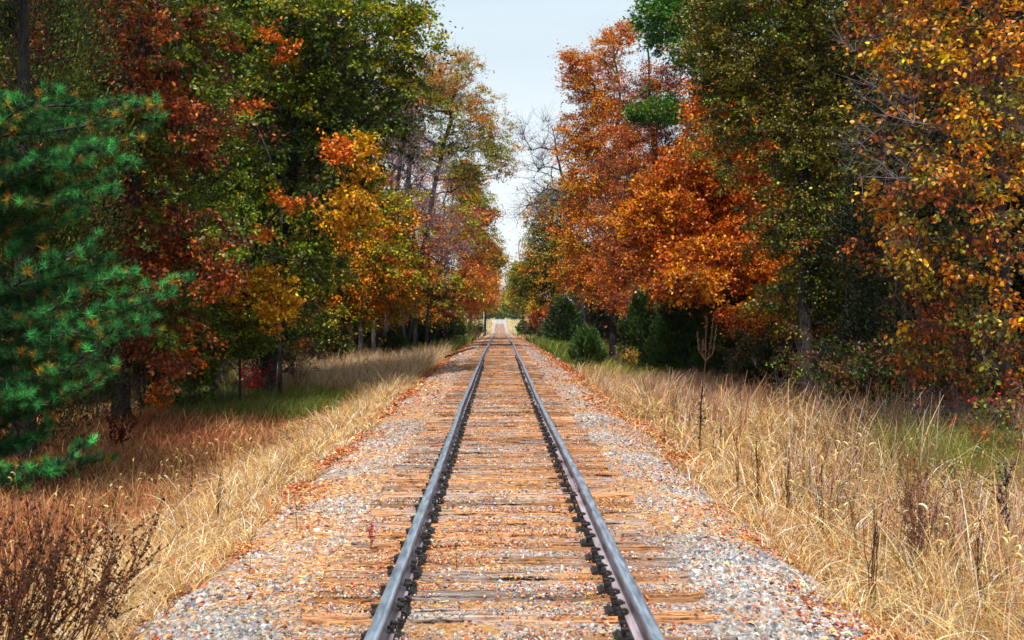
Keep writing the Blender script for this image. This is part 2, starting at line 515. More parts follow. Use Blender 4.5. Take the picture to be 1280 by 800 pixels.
def metal(name, col, rough, metallic=1.0, noise=0, c2=None, ns=20):
    m, N, L = new_mat(name)
    o = N.new('ShaderNodeOutputMaterial')
    p = N.new('ShaderNodeBsdfPrincipled'); p.inputs['Roughness'].default_value = rough
    p.inputs['Metallic'].default_value = metallic
    p.inputs['Base Color'].default_value = (*col, 1)
    if c2:
        g = N.new('ShaderNodeNewGeometry')
        mp = N.new('ShaderNodeMapping'); mp.inputs['Scale'].default_value = (ns, ns * .12, ns)
        n = N.new('ShaderNodeTexNoise'); n.inputs['Scale'].default_value = 1; n.inputs['Detail'].default_value = 6
        L.new(g.outputs['Position'], mp.inputs[0]); L.new(mp.outputs[0], n.inputs['Vector'])
        r = N.new('ShaderNodeValToRGB')
        r.color_ramp.elements[0].position = .35; r.color_ramp.elements[0].color = (*col, 1)
        r.color_ramp.elements[1].position = .7; r.color_ramp.elements[1].color = (*c2, 1)
        L.new(n.outputs['Fac'], r.inputs['Fac']); L.new(r.outputs['Color'], p.inputs['Base Color'])
        mr = N.new('ShaderNodeMapRange'); mr.inputs['To Min'].default_value = rough - .1; mr.inputs['To Max'].default_value = rough + .12
        L.new(n.outputs['Fac'], mr.inputs['Value']); L.new(mr.outputs['Result'], p.inputs['Roughness'])
    L.new(p.outputs[0], o.inputs['Surface'])
    return m
M['steel'] = metal('worn_steel', (.20, .25, .33), .32, .55, c2=(.48, .56, .68), ns=30)  # blue of the reflected sky put into the base colour of the rail top
M['rust'] = metal('rusted_steel', (.15, .10, .10), .75, .0, c2=(.42, .35, .40), ns=16)
M['plate'] = metal('oily_black_iron', (.010, .009, .010), .6, .3, c2=(.04, .03, .028), ns=40)

def box_arrays(x0, x1, y0, y1, z0, z1):
    v = [(x0, y0, z0), (x1, y0, z0), (x1, y1, z0), (x0, y1, z0), (x0, y0, z1), (x1, y0, z1), (x1, y1, z1), (x0, y1, z1)]
    f = [(0, 3, 2, 1), (4, 5, 6, 7), (0, 1, 5, 4), (1, 2, 6, 5), (2, 3, 7, 6), (3, 0, 4, 7)]
    return np.array(v, float), f
def add_box(mb, x0, x1, y0, y1, z0, z1, rot=0, c=(0, 0, 0), mi=0, col=None, tiltx=0):
    v, f = box_arrays(x0, x1, y0, y1, z0, z1)
    ca, sa = math.cos(rot), math.sin(rot)
    if tiltx:
        ct, st = math.cos(tiltx), math.sin(tiltx)
        v = np.stack([v[:, 0], v[:, 1] * ct - v[:, 2] * st, v[:, 1] * st + v[:, 2] * ct], 1)
    v = np.stack([v[:, 0] * ca - v[:, 1] * sa, v[:, 0] * sa + v[:, 1] * ca, v[:, 2]], 1) + np.asarray(c)
    mb.add(v, np.concatenate([np.array(x) for x in f]), [4] * 6, col, mi)

def tie_mesh(seed):
    """old timber: rows of long splinters along the grain with open cracks and ragged ends, weathered top"""
    r = np.random.default_rng(seed)
    W, H, Lh = .255, .17, 1.30
    nx = 40
    # strips across the width, each with own height and end raggedness
    nst = r.integers(5, 9)
    cuts = np.sort(np.concatenate([[0, 1], (np.arange(1, nst) + r.uniform(-.28, .28, nst - 1)) / nst])) * W - W / 2
    mb = MB()
    xs = np.linspace(-Lh, Lh, nx)
    for i in range(nst):
        a, b = cuts[i], cuts[i + 1]
        gap = r.uniform(.004, .013)
        top = -r.uniform(0, .022) - .012 * (i in (0, nst - 1))
        ztop = top + .006 * np.cumsum(r.standard_normal(nx)) * .35 + .002 * r.standard_normal(nx)
        ztop -= ztop.mean() - top
        ya = a + gap / 2 + .003 * r.standard_normal(nx); yb = b - gap / 2 + .003 * r.standard_normal(nx)
        xx = xs.copy(); xx[0] += r.uniform(-.02, .05); xx[-1] -= r.uniform(-.02, .05)
        v = np.zeros((nx, 4, 3))
        v[:, 0] = np.stack([xx, ya, np.full(nx, -H)], 1); v[:, 1] = np.stack([xx, ya + .002, ztop], 1)
        v[:, 2] = np.stack([xx, yb - .002, ztop - .002], 1); v[:, 3] = np.stack([xx, yb, np.full(nx, -H)], 1)
        k = np.arange(nx - 1) * 4
        q = []
        for j in range(3):
            q.append(np.stack([k + j, k + 4 + j, k + 5 + j, k + 1 + j], 1))
        q = np.concatenate(q)
        mb.add(v.reshape(-1, 3), q, np.full(len(q), 4))
        e = (nx - 1) * 4
        mb.add(np.concatenate([v[0], v[-1]]), [0, 1, 2, 3, 7, 6, 5, 4], [4, 4])
    # dark heart below the cracks
    v, f = box_arrays(-Lh + .05, Lh - .05, -W / 2 + .008, W / 2 - .008, -H, -.034)
    mb.add(v, np.concatenate([np.array(x) for x in f]), [4] * 6)
    return mb.mesh('railway_tie', [M['tie']])
TIES = [tie_mesh(40 + i) for i in range(9)]

def plate_mesh():
    mb = MB()
    add_box(mb, -.12, .12, -.075, .075, 0, .012)
    add_box(mb, -.10, -.078, -.075, .075, .0123, .022)
    add_box(mb, .078, .10, -.075, .075, .0123, .022)
    return mb.mesh('tie_plate', [M['plate']])
def spike_mesh():
    mb = MB()
    add_box(mb, -.009, .009, -.009, .009, 0, .042)
    add_box(mb, -.026, .016, -.017, .017, .0425, .060)
    return mb.mesh('spike', [M['plate']])
def anchor_mesh():
    mb = MB()       # bowed spring clip hooked under the rail foot
    pts = []
    for k in range(9):
        a = R(-50 + k * 30)
        pts.append((.034 * math.sin(a), .012 * math.sin(a * .5), .012 - .018 * math.cos(a)))
    pts = np.array(pts)
    mb.tubes(pts[:-1], pts[1:], .011, .010, 6)
    add_box(mb, -.028, .024, -.016, .018, -.030, .006, .2)
    add_box(mb, -.012, .028, -.011, .008, .0063, .017, -.15)
    return mb.mesh('rail_anchor', [M['plate']])
PLATE, SPIKE, ANCHOR = plate_mesh(), spike_mesh(), anchor_mesh()

ORD = ['first', 'second', 'third', 'fourth', 'fifth', 'sixth', 'seventh', 'eighth', 'ninth', 'tenth', 'eleventh', 'twelfth', 'thirteenth', 'fourteenth', 'fifteenth', 'sixteenth', 'seventeenth', 'eighteenth', 'nineteenth', 'twentieth']
GAUGE = 0.752
tr = np.random.default_rng(3)
ty = 4.55
ntie = 0
far_ties = MB()
TIEY = []
while ty < 320:
    rz = tr.normal(0, .012); dx = tr.normal(0, .035); dz = tr.uniform(-.014, .006)
    zc = float(zt(ty)) - .160
    if ntie < 300:
        o = bpy.data.objects.new('railway_tie', TIES[tr.integers(0, 9)]); COL.objects.link(o)
        o.location = (TX + dx, ty, zc + dz); o.rotation_euler = (tr.normal(0, .012), tr.normal(0, .003), rz + (PI if tr.random() < .5 else 0))
        if ntie < 20:
            lab = 'weathered wooden sleeper, %s one up from the bottom edge of the photo' % ORD[ntie]
        elif ntie < 60:
            lab = 'weathered wooden sleeper in the middle stretch of track'
        else:
            lab = 'small far sleeper strewn with orange leaves between the rails'
        tag(o, lab, 'railway sleeper', 'wooden sleepers under the rails')
        if ntie < 70:
            for sg in (-1, 1):
                pl = bpy.data.objects.new('tie_plate', PLATE); COL.objects.link(pl); pl.parent = o
                pl.matrix_parent_inverse.identity()
                flip = -1 if abs(o.rotation_euler[2]) > 1.5 else 1
                pl.location = (flip * (sg * (GAUGE - .028) - dx), tr.normal(0, .006), .004)
                if ntie < 34:
                    for a, b in ((-flip * sg * .062, .05), (-flip * sg * .062, -.045), (flip * sg * .112, -.05)):
                        sp = bpy.data.objects.new('spike', SPIKE); COL.objects.link(sp); sp.parent = pl
                        sp.location = (a, b, (.004 + tr.uniform(0, .016)) if abs(a) < .1 else -.03); sp.rotation_euler = (tr.normal(0, .1), tr.normal(0, .1), (PI if a < 0 else 0))
        TIEY.append(ty)
    elif ty < 225 or ntie % 3 == 0:
        add_box(far_ties, -1.3, 1.3, -.11, .11, -.17, 0, rz, (TX + dx, ty, zc + dz))
    ntie += 1
    ty += .475 + tr.normal(0, .024)
tag(far_ties.build('railway_tie_row', M['tie']), 'farthest wooden sleepers where the track rises to the crossing', None, None, 'stuff')

mb = MB()       # chips kicked up on top of the sleepers
n = 30000
ta = np.array([q_ for q_ in TIEY if q_ < 24]); wt = 1 / ta; ti = rng.choice(len(ta), n, p=wt / wt.sum())
x = TX + rng.uniform(-1.3, 1.3, n); y = ta[ti] + rng.uniform(-.13, .13, n)
k = (rng.random(n) < np.clip(.45 + 1.3 * vnoise(x, y, .45, 95) + .5 * vnoise(x, y, .15, 96), .05, 1)) & (np.abs(np.abs(x - TX) - GAUGE) > .09)
x = x[k]; y = y[k]; n = len(x); sz = rng.uniform(.004, .011, n)
c = pick(STONE_PAL, n, 6) * .7 + np.array([172, 160, 150]) * .27
st = rng.random(n) < .46 + .35 * vnoise(x, y, 1.4, 97); c[st] = pick([(214, 146, 84), (186, 110, 66), (150, 84, 66), (224, 170, 112)], int(st.sum()), 8)
mb.place(ICO, np.stack([x, y, zt(y) - .163 + sz * .3], 1), rand_rot(n), np.stack([sz * rng.uniform(.8, 1.6, n), sz, sz * .55], 1), c, jitter=.2)
tag(mb.build('stone_chips', M['stone']), 'small pale chips and crumbs scattered on top of the sleepers', None, None, 'stuff')

# ---------------------------------------------------------------- rails
def sweep(mb, prof, x0, mi, side, y0=3.2, y1=470, dark=()):
    ys = np.concatenate([np.arange(y0, 60, .4), np.arange(60, y1, 3)])
    prof = np.array(prof, float); k = len(prof)
    cx = x0 + bend(ys) + .002 * np.sin(ys * 1.3 + side); cz = zt(ys) + .005 * np.sin(ys * .7 + side)
    v = np.zeros((len(ys), k, 3))
    v[:, :, 0] = cx[:, None] + prof[None, :, 0]; v[:, :, 1] = ys[:, None]; v[:, :, 2] = cz[:, None] + prof[None, :, 1]
    i = np.arange(len(ys) - 1)[:, None] * k; j = np.arange(k)[None]; jn = (j + 1) % k
    q = np.stack([i + j, i + jn, i + jn + k, i + j + k], -1).reshape(-1, 4)
    dk = np.isin(np.tile(np.arange(k), len(ys) - 1), list(dark))
    mb.add(v.reshape(-1, 3), q[~dk], np.full(int((~dk).sum()), 4), mi=mi, smooth=False)
    if dk.any(): mb.add(v.reshape(-1, 3), q[dk], np.full(int(dk.sum()), 4), mi=1, smooth=False)
    mb.add(v[0], np.arange(k)[::-1], [k], mi=mi)
HEAD = [(-.036, -.040), (-.037, -.010), (-.029, -.003), (-.017, 0), (.017, 0), (.029, -.003), (.037, -.010), (.036, -.040)]
WEB = [(-.009, -.041), (-.009, -.118), (-.030, -.132), (-.070, -.139), (-.070, -.149), (.070, -.149), (.070, -.139), (.030, -.132), (.009, -.118), (.009, -.041)]
for sg, nm in ((-1, 'left'), (1, 'right')):
    x0 = TX + sg * GAUGE
    t = thing('rail', '%s hand steel rail with polished bluish head and rusty web' % nm, 'rail', (x0, 3.2, 0), 'pair of rails')
    a = MB(); sweep(a, HEAD, x0, 0, sg, dark=(0, 6, 7)); a.build('rail_head', [M['steel'], M['rust']], t, (x0, 3.2, 0))
    a = MB(); sweep(a, WEB, x0, 0, sg); a.build('rail_web', M['rust'], t, (x0, 3.2, 0))
    cnt = 0
    for k, yy in enumerate(TIEY):
        for off in (-.135, .135):
            if cnt >= 96: break
            if tr.random() < .42: continue
            o = bpy.data.objects.new('rail_anchor', ANCHOR); COL.objects.link(o); o.parent = t
            xx = x0 + float(bend(yy)) - sg * .078
            o.location = (xx - x0, yy + off - 3.2 + tr.normal(0, .035), float(zt(yy)) - .148 + tr.normal(0, .006))
            o.rotation_euler = (tr.normal(0, .12), tr.normal(0, .1), tr.normal(0, .15)); cnt += 1
    for jy in (9.7 + 1.2 * sg, 21 - sg, 33 + sg):
        jb = MB()
        add_box(jb, -.030, -.012, -.32, .32, -.112, -.048); add_box(jb, .012, .030, -.32, .32, -.112, -.048)
        for bb in (-.24, -.08, .08, .24):
            add_box(jb, -.045, .045, bb - .014, bb + .014, -.094, -.066)
        o = jb.build('joint_bar', M['rust'], t); o.location = (float(bend(jy)), jy - 3.2, float(zt(jy)))

# ---------------------------------------------------------------- leaf litter
LIT = [(212, 128, 66), (194, 102, 54), (164, 80, 52), (222, 150, 74), (228, 174, 106), (142, 66, 50), (184, 92, 66), (208, 140, 102), (176, 116, 100), (214, 160, 130)]
mb = MB()
def litter(n, x, y, s0=.03, s1=.07, pal=LIT, lift=.012, tmpl=DIAM):
    keep = rng.random(n) < np.clip(.55 + .9 * vnoise(x, y, .8, 12) + .4 * vnoise(x, y, .25, 13), .06, 1)
    x = x[keep]; y = y[keep]; n = len(x)
    s = rng.uniform(s0, s1, n)
    # curled, crumpled leaves lying at all angles
    sc = np.stack([s * rng.uniform(.7, 1.3, n), s, s * rng.uniform(1, 5, n)], 1)
    pos = np.stack([x, y, gz(x, y) + rng.uniform(0, lift, n)], 1)
    mb.place(tmpl, pos, rand_rot(n, 1.6), sc, pick(pal, n, 12), jitter=.06)
n = 16000; litter(n, TX + rng.normal(0, 1, n) * .55, ydist(n, 4.4, 60), .022, .05)
for sg in (-1, 1):      # thick strips close to each rail, and along the foot of the ballast
    n = 15000; litter(n, TX + sg * (GAUGE + rng.choice([-1, 1], n) * np.abs(rng.normal(.13, .09, n))), ydist(n, 4.4, 70), .025, .055)
    n = 12000; litter(n, TX + sg * rng.uniform(.9, 2.2, n), ydist(n, 4.4, 40), .02, .045)
    n = 26000; litter(n, TX + sg * rng.normal(2.45, .36, n), ydist(n, 4.5, 45), .025, .06, lift=.03)
    n = 22000; y = rng.uniform(11, 50, n); litter(n, TX + sg * rng.uniform(2.4, 3.7 if sg > 0 else 3.0, n), y, .04, .09, lift=.05)
    n = 22000; y = rng.uniform(20, 120, n); litter(n, TX + sg * rng.normal(2.75, .5, n), y, .06, .12, lift=.03)
n = 26000; y = rng.uniform(18, 110, n); litter(n, TX + rng.uniform(-1.6, 1.6, n), y, .04, .09)
tag(mb.build('fallen_leaves', M['fallen']), 'orange and russet fallen leaves scattered over the ballast and sleepers', None, None, 'stuff')

mb = MB()       # dropped pine needles and splinters, lying mostly across the track
n = 70000
x = TX + rng.uniform(-2.1, 2.1, n); y = ydist(n, 4.4, 34)
keep = rng.random(n) < np.clip(.35 + 1.1 * vnoise(x * .4, y, 1.0, 21) + .5 * vnoise(x, y, .4, 22), .05, 1)
x = x[keep]; y = y[keep]; n = len(x)
a = rng.normal(0, .35, n)
d = np.stack([np.cos(a) * rng.choice([-1, 1], n), np.sin(a), rng.normal(0, .08, n)], 1)
s = rng.uniform(.025, .07, n)
NEED = ([(-.5, 0, 0), (.5, 0, 0), (.4, 1, 0), (-.4, 1, 0)], [(0, 1, 2, 3)])
mb.place(NEED, np.stack([x, y, gz(x, y) + rng.uniform(.012, .032, n)], 1), frame_dir(d, 5), np.stack([rng.uniform(.003, .008, n), s, s], 1),
         pick([(236, 164, 78), (222, 142, 62), (206, 124, 58), (238, 186, 112), (182, 116, 76)], n, 10))
tag(mb.build('needle_litter', M['fallen']), 'orange pine needles drifted across sleepers and stones', None, None, 'stuff')

# ---------------------------------------------------------------- grasses
def blades(mb, x, y, h, w, pal, lean=.35, droop=.5, seg=4, wind=(0.15, 0), tipw=.25, z=None):
    n = len(x)
    if n == 0: return
    a = rng.uniform(0, 2 * PI, n); dx = np.cos(a); dy = np.sin(a)
    z0 = gz(x, y) - .02 if z is None else z
    t = np.linspace(0, 1, seg + 1)
    l = np.abs(rng.normal(lean, lean * .5, n)); dr = np.abs(rng.normal(droop, droop * .6, n))
    bx = l[:, None] * t + dr[:, None] * t ** 2.2
    hz = t[None] * h[:, None] - (dr * h * .55)[:, None] * t ** 3
    px = x[:, None] + h[:, None] * (bx * dx[:, None] + wind[0] * t * t)
    py = y[:, None] + h[:, None] * (bx * dy[:, None] + wind[1] * t * t)
    pz = z0[:, None] + hz
    # width direction mixed, so blades are seen from edge and face
    b = rng.uniform(0, PI, n); wx = np.cos(b)[:, None]; wy = np.sin(b)[:, None]
    ww = w[:, None] * np.interp(t, [0, .3, 1], [.8, 1, tipw])[None] * .5
    L_ = np.stack([px - wx * ww, py - wy * ww, pz], -1); R_ = np.stack([px + wx * ww, py + wy * ww, pz], -1)
    v = np.stack([L_, R_], 2).reshape(n, -1, 3)      # (seg+1)*2
    k = np.arange(seg) * 2
    q = np.stack([k, k + 1, k + 3, k + 2], 1).ravel()
    V = (seg + 1) * 2
    loops = (q[None] + (np.arange(n) * V)[:, None]).ravel()
    c = np.repeat(pick(pal, n, 8), V, 0)
    mb.add(v.reshape(-1, 3), loops, np.full(n * seg, 4), c)

def scatter(n, xa, xb, ya, yb, p=1.0):
    y = ydist(n, ya, yb, p); x = rng.uniform(0, 1, n)
    return x * (xb - xa) + xa, y

GOLD = [(232, 190, 130), (212, 160, 98), (246, 216, 168), (186, 128, 72), (220, 170, 106), (150, 96, 54), (252, 234, 204), (228, 180, 122)]
TAN = [(186, 140, 90), (170, 120, 76), (200, 158, 108), (150, 100, 62), (160, 112, 84)]
REDB = [(182, 110, 66), (160, 88, 54), (200, 134, 88), (138, 72, 46), (214, 160, 116)]
MAUVE = [(176, 140, 122), (194, 160, 140), (150, 112, 98), (212, 182, 156)]
GRN = [(92, 112, 40), (72, 98, 34), (116, 128, 52), (60, 84, 30), (140, 136, 66)]
YGRN = [(130, 136, 48), (152, 148, 60), (106, 122, 42), (170, 158, 80)]

# right bank, golden foxtail grass
mb = MB()
n = 105000; x, y = scatter(n, 2.35, 12.5, 4.6, 27, .9)
edge = 2.32 + .36 * vnoise(y, y * 0, 1.1, 31) + .26 * vnoise(y, x, .4, 71) + np.interp(y, [9, 16, 27], [0, .5, .9])
vis = (x > TX + edge) & (x < .56 * y + 1.2)
dens = np.clip(.75 + .9 * vnoise(x, y, .7, 32), .1, 1) * np.where(x > 5.5, .75, 1)
k = vis & (rng.random(n) < dens); x = x[k]; y = y[k]; n = len(x)
rim = np.clip((x - 2.5) / .9, .3, 1)
h = rng.uniform(.35, 1.0, n) * rim * (1 + .34 * vnoise(x, y, 1.0, 33)) * np.interp(x, [4.5, 8], [1, 1.25]); w = rng.uniform(.004, .013, n) * np.clip(y / 9, .8, 2.6)
r_ = rng.random(n)
g1 = (r_ < .80 + .35 * vnoise(x, y, 1.6, 92)) | (x < 3.6)
blades(mb, x[g1], y[g1], h[g1], w[g1], GOLD, .25, .75, 6, (-.08, -.05))
g2 = ~g1
blades(mb, x[g2], y[g2], h[g2] * 1.2, w[g2], TAN + MAUVE + MAUVE, .14, .15, 3)
n = 5000; y = ydist(n, 5, 32); x = TX + 2.15 + np.abs(rng.normal(0, .5, n)) + .2 * vnoise(y, y, .5, 90)
k = rng.random(n) < np.clip(.4 + 1.2 * vnoise(x, y, .35, 91), 0, 1)
blades(mb, x[k], y[k], rng.uniform(.12, .4, int(k.sum())), np.full(int(k.sum()), .008), GOLD, .4, .9, 5)
tag(mb.build('dry_grass', M['grass']), 'tangled golden dry grass covering the right bank', None, None, 'stuff')

# left bank, short golden grass band
mb = MB()
n = 90000; x, y = scatter(n, -5.2, -2.2, 5.0, 34, .9)
edge = 2.26 + .36 * vnoise(y, y * 0, 1.2, 35) + .28 * vnoise(y, x, .4, 72) + .012 * (y - 8)
wdt = 1.0 + .35 * vnoise(y, y * 0, 3, 36)
k = (-x > edge) & (-x < edge + wdt + rng.random(n) * .8) & (rng.random(n) < np.clip(.9 + .5 * vnoise(x, y, .8, 37), .2, 1))
x = x[k]; y = y[k]; n = len(x)
h = rng.uniform(.22, .56, n) * np.clip((-x - 2.3) / .7, .45, 1); w = rng.uniform(.004, .011, n) * np.clip(y / 9, .8, 2.6)
blades(mb, x, y, h, w, GOLD, .35, .8, 6, (.05, -.1))
tag(mb.build('dry_grass', M['grass']), 'short straw yellow grass band along the left edge of ballast', None, None, 'stuff')

# left field, reddish brown grass
mb = MB()
n = 120000; x, y = scatter(n, -19, -3.6, 6, 42, .85)
k = (x > -.56 * y - 1.0) & (-x > 3.7 + .35 * vnoise(y, y * 0, 2, 38)) & ~((y > 27) & (x < -7.2 + .6 * vnoise(x, y, 2, 39)))
x = x[k]; y = y[k]; n = len(x)
h = rng.uniform(.25, .55, n) * (1 + .3 * vnoise(x, y, 2, 40)); w = rng.uniform(.005, .009, n) * np.clip(y / 9, .9, 3)
b = vnoise(x, y, 2.3, 41) + .5 * rng.standard_normal(n)
blades(mb, x[b > .35], y[b > .35], h[b > .35], w[b > .35], TAN, .3, .4, 4)
blades(mb, x[b <= .35], y[b <= .35], h[b <= .35], w[b <= .35], REDB, .3, .4, 4)
tag(mb.build('brown_grass', M['grass']), 'low reddish brown grass across the left clearing', None, None, 'stuff')

# green patches and far grass both sides
mb = MB(); mb2 = MB()
def patch(m_, n, px0, px1, d0, d1, pal, h0, h1, w0=.012):
    y = rng.uniform(d0, d1, n); px = rng.uniform(px0, px1, n) + rng.normal(0, .10 * (px1 - px0), n); x = X(px, y)
    k = np.abs(x - TX) > np.where(y > 200, 1.9, 2.7) + .3 * rng.random(n)
    x = x[k]; y = y[k]; n = len(x)
    h = rng.uniform(h0, h1, n) * (1 + .3 * vnoise(x, y, 2, 44)); w = rng.uniform(.6, 1.2, n) * w0 * y / 30
    blades(m_, x, y, h, w, pal, .25, .3, 3)
patch(mb2, 18000, 200, 420, 25, 38, GRN, .4, .75)
patch(mb2, 9000, 300, 470, 40, 58, YGRN, .4, .8)
patch(mb2, 20000, 480, 605, 62, 120, GRN, .5, 1.1, .014)
patch(mb2, 3000, 480, 560, 60, 75, YGRN, .5, .9, .014)
tag(mb2.build('green_grass', M['grass']), 'green and yellow green grass along the left wood edge', None, None, 'stuff')
mb2 = MB()
patch(mb2, 16000, 662, 745, 50, 130, GRN, .5, 1.0, .014)
patch(mb2, 6000, 742, 830, 36, 58, YGRN, .4, .85)
patch(mb2, 7000, 950, 1300, 18, 27, GRN, .4, .8, .012)
patch(mb2, 9000, 1110, 1300, 14, 20, YGRN + GRN, .7, 1.25, .010)
tag(mb2.build('green_grass', M['grass']), 'green grass along the right wood edge behind dry grass', None, None, 'stuff')
patch(mb, 26000, 330, 545, 34, 62, MAUVE + MAUVE + GOLD, .5, 1.15)
patch(mb, 14000, 450, 565, 28, 60, GOLD, .35, .75)
patch(mb, 9000, 560, 622, 110, 235, GOLD, .5, 1.0, .012)
patch(mb, 7000, 560, 619, 235, 420, [(226, 206, 160), (214, 186, 130)], .6, 1.1, .010)
tag(mb.build('far_dry_grass', M['grass']), 'mauve and straw coloured tall grass left of the far track', None, None, 'stuff')
mb = MB()
patch(mb, 12000, 760, 1120, 24, 38, MAUVE + TAN, .45, .95)
patch(mb, 9000, 730, 850, 27, 44, GOLD, .3, .65)
patch(mb, 6000, 640, 690, 100, 235, GOLD, .5, 1.0, .012)
patch(mb, 7000, 634, 664, 235, 420, [(226, 206, 160), (214, 186, 130)], .6, 1.1, .010)
tag(mb.build('far_dry_grass', M['grass']), 'brown and straw coloured tall grass right of the far track', None, None, 'stuff')

# ---------------------------------------------------------------- trees
TREES = []
def norm(a): return a / np.maximum(np.linalg.norm(a, axis=-1, keepdims=True), 1e-9)

def lobes_world(lobes, d0):
    """each lobe (px, py, rx, ry, dd, ry_depth_m): centre on the photo, radii in its pixels, depth offset in metres"""
    out = []
    for l in lobes:
        px, py, rx, ry = l[:4]; dd = l[4] if len(l) > 4 else 0; d = d0 + dd
        c = P(px, py, d); a = rx / F * d; b = ry / F * d
        dp = l[5] if len(l) > 5 else min(max(a, b), 3.5)
        out.append((c, np.array([a, dp, b]), l[6] if len(l) > 6 else None))
    return out

def sample_lobes(L_, n, shell=.35):
    vol = np.array([np.prod(r) ** .8 for _, r, _ in L_]); k = rng.choice(len(L_), n, p=vol / vol.sum())
    u = norm(rng.standard_normal((n, 3))); rr = (shell + (1 - shell) * rng.random(n) ** .7)[:, None]
    c = np.array([L_[i][0] for i in k]); r = np.array([L_[i][1] for i in k])
    # uneven surface
    bump = 1 + .34 * np.sin(u[:, :1] * 7 + k[:, None]) * np.sin(u[:, 2:3] * 6 + 2 * k[:, None])
    return c + u * rr * r * bump, k

def skeleton(bp, top, cl, trunk_r, lean=(0, 0), step=.7, thin=.0035):
    """trunk from bp up to top, then every cluster centre grows a limb to the nearest point of the tree"""
    bp = np.array(bp, float); top = np.array(top, float)
    nt_ = max(6, int(np.linalg.norm(top - bp) / .6))
    t = np.linspace(0, 1, nt_)[:, None]
    tr_ = bp + (top - bp) * t + np.concatenate([(.10 * np.cumsum(rng.standard_normal((nt_, 2)), 0)) * t, np.zeros((nt_, 1))], 1) * .8
    tr_[0] = bp - np.array([0, 0, .15])
    nodes = [p for p in tr_]; par = [-1] + list(range(nt_ - 1))
    depth = [0.0] * nt_
    A = np.zeros((nt_ + len(cl) * 4 + 5, 3)); A[:nt_] = tr_; m = nt_
    D = np.zeros(len(A)); D[:nt_] = np.linspace(0, 1, nt_) * 2
    order = np.argsort(np.min(np.linalg.norm(cl[:, None, :2] - tr_[None, :, :2], axis=2), 1) + .25 * np.abs(cl[:, 2] - bp[2]))
    tips = np.zeros(len(cl), int)
    hmin = bp[2] + .16 * (top[2] - bp[2])
    for ci in order:
        c = cl[ci]
        dv = c - A[:m]; ds = np.linalg.norm(dv, axis=1)
        pen = ds + .9 * np.maximum(0, -dv[:, 2]) + .12 * D[:m] + np.where(A[:m, 2] < min(hmin, c[2]), 6, 0) - .0
        i = int(np.argmin(pen)); p = A[i]; L_ = ds[i]
        k = int(min(3, max(1, round(L_ / step))))
        last = i
        for j in range(1, k + 1):
            f = j / k
            q = p + (c - p) * f
            q = q + np.array([0, 0, .10 * L_ * math.sin(f * PI)]) + rng.normal(0, .035 * L_ * (1 if j < k else 0), 3)
            A[m] = q; D[m] = D[last] + L_ / k; nodes.append(q); par.append(last); last = m; m += 1
        tips[ci] = last
    A = A[:m]; par = np.array(par)
    w = np.zeros(m); w[tips] += 1
    for i in range(m - 1, 0, -1):
        if i >= nt_ or True: w[par[i]] += w[i]
    w = np.maximum(w, 1)
    r = thin * 1.6 * w ** .5
    tt = np.linspace(1, .25, nt_) * trunk_r
    r[:nt_] = np.maximum(tt, np.minimum(r[:nt_], trunk_r)); r[0] = trunk_r * 1.35
    r[nt_:] = np.minimum(r[nt_:], trunk_r * .55)
    return A, par, r, tips, nt_

def crown_leaves(mb, tips_p, clr, palk, pals, leaf, per, tmpl, twigs=6, flat=.45, out_from=None, twig_mb=None, hang=0.0, twig_r=.004, upb=.5, twcol=(70, 55, 48)):
    n = len(tips_p)
    T = twigs
    base_p = np.repeat(tips_p, T, 0)
    d = rng.standard_normal((n * T, 3)); d[:, 2] *= flat
    if out_from is not None:
        d += .6 * norm(base_p - out_from)
    d[:, 2] -= hang
    d = norm(d)
    Lr = np.repeat(clr, T) * rng.uniform(.35, 1.35, n * T)
    e = base_p + d * Lr[:, None]; e[:, 2] -= .12 * Lr
    if twig_mb is not None:
        mid = base_p + d * (Lr * .5)[:, None]
        twig_mb.tubes(base_p, mid, twig_r * 1.3, twig_r, 3, twcol); twig_mb.tubes(mid, e, twig_r, twig_r * .5, 3, twcol)
    pt = max(1, per // T)
    N = n * T * pt
    t = rng.random(N) ** .8
    bp = np.repeat(base_p, pt, 0); ee = np.repeat(e, pt, 0)
    pos = bp + (ee - bp) * t[:, None] + rng.normal(0, 1, (N, 3)) * np.repeat(Lr, pt)[:, None] * np.array([.16, .16, .10])
    dd = np.repeat(d, pt, 0) + rng.normal(0, .8, (N, 3)); dd[:, 2] -= .35
    rot = frame_dir(dd, upb)
    s = leaf * rng.uniform(.65, 1.25, N)
    pk = np.repeat(palk, T * pt)
    # some twigs turn colour earlier than others
    c = np.zeros((N, 3))
    for i, pal in enumerate(pals):
        m_ = pk == i
        k = int(m_.sum())
        if k:
            c[m_] = pick(pal, k, 8)
    tw = np.repeat(rng.normal(1, .10, n * T), pt)[:, None]
    c = c * tw
    g = c.mean(1, keepdims=True); c = np.clip(g + (c - g) * 1.34, 3, 245)
    mb.place(tmpl, pos, rot, np.stack([s * rng.uniform(.8, 1.15, N), s, s], 1), c)

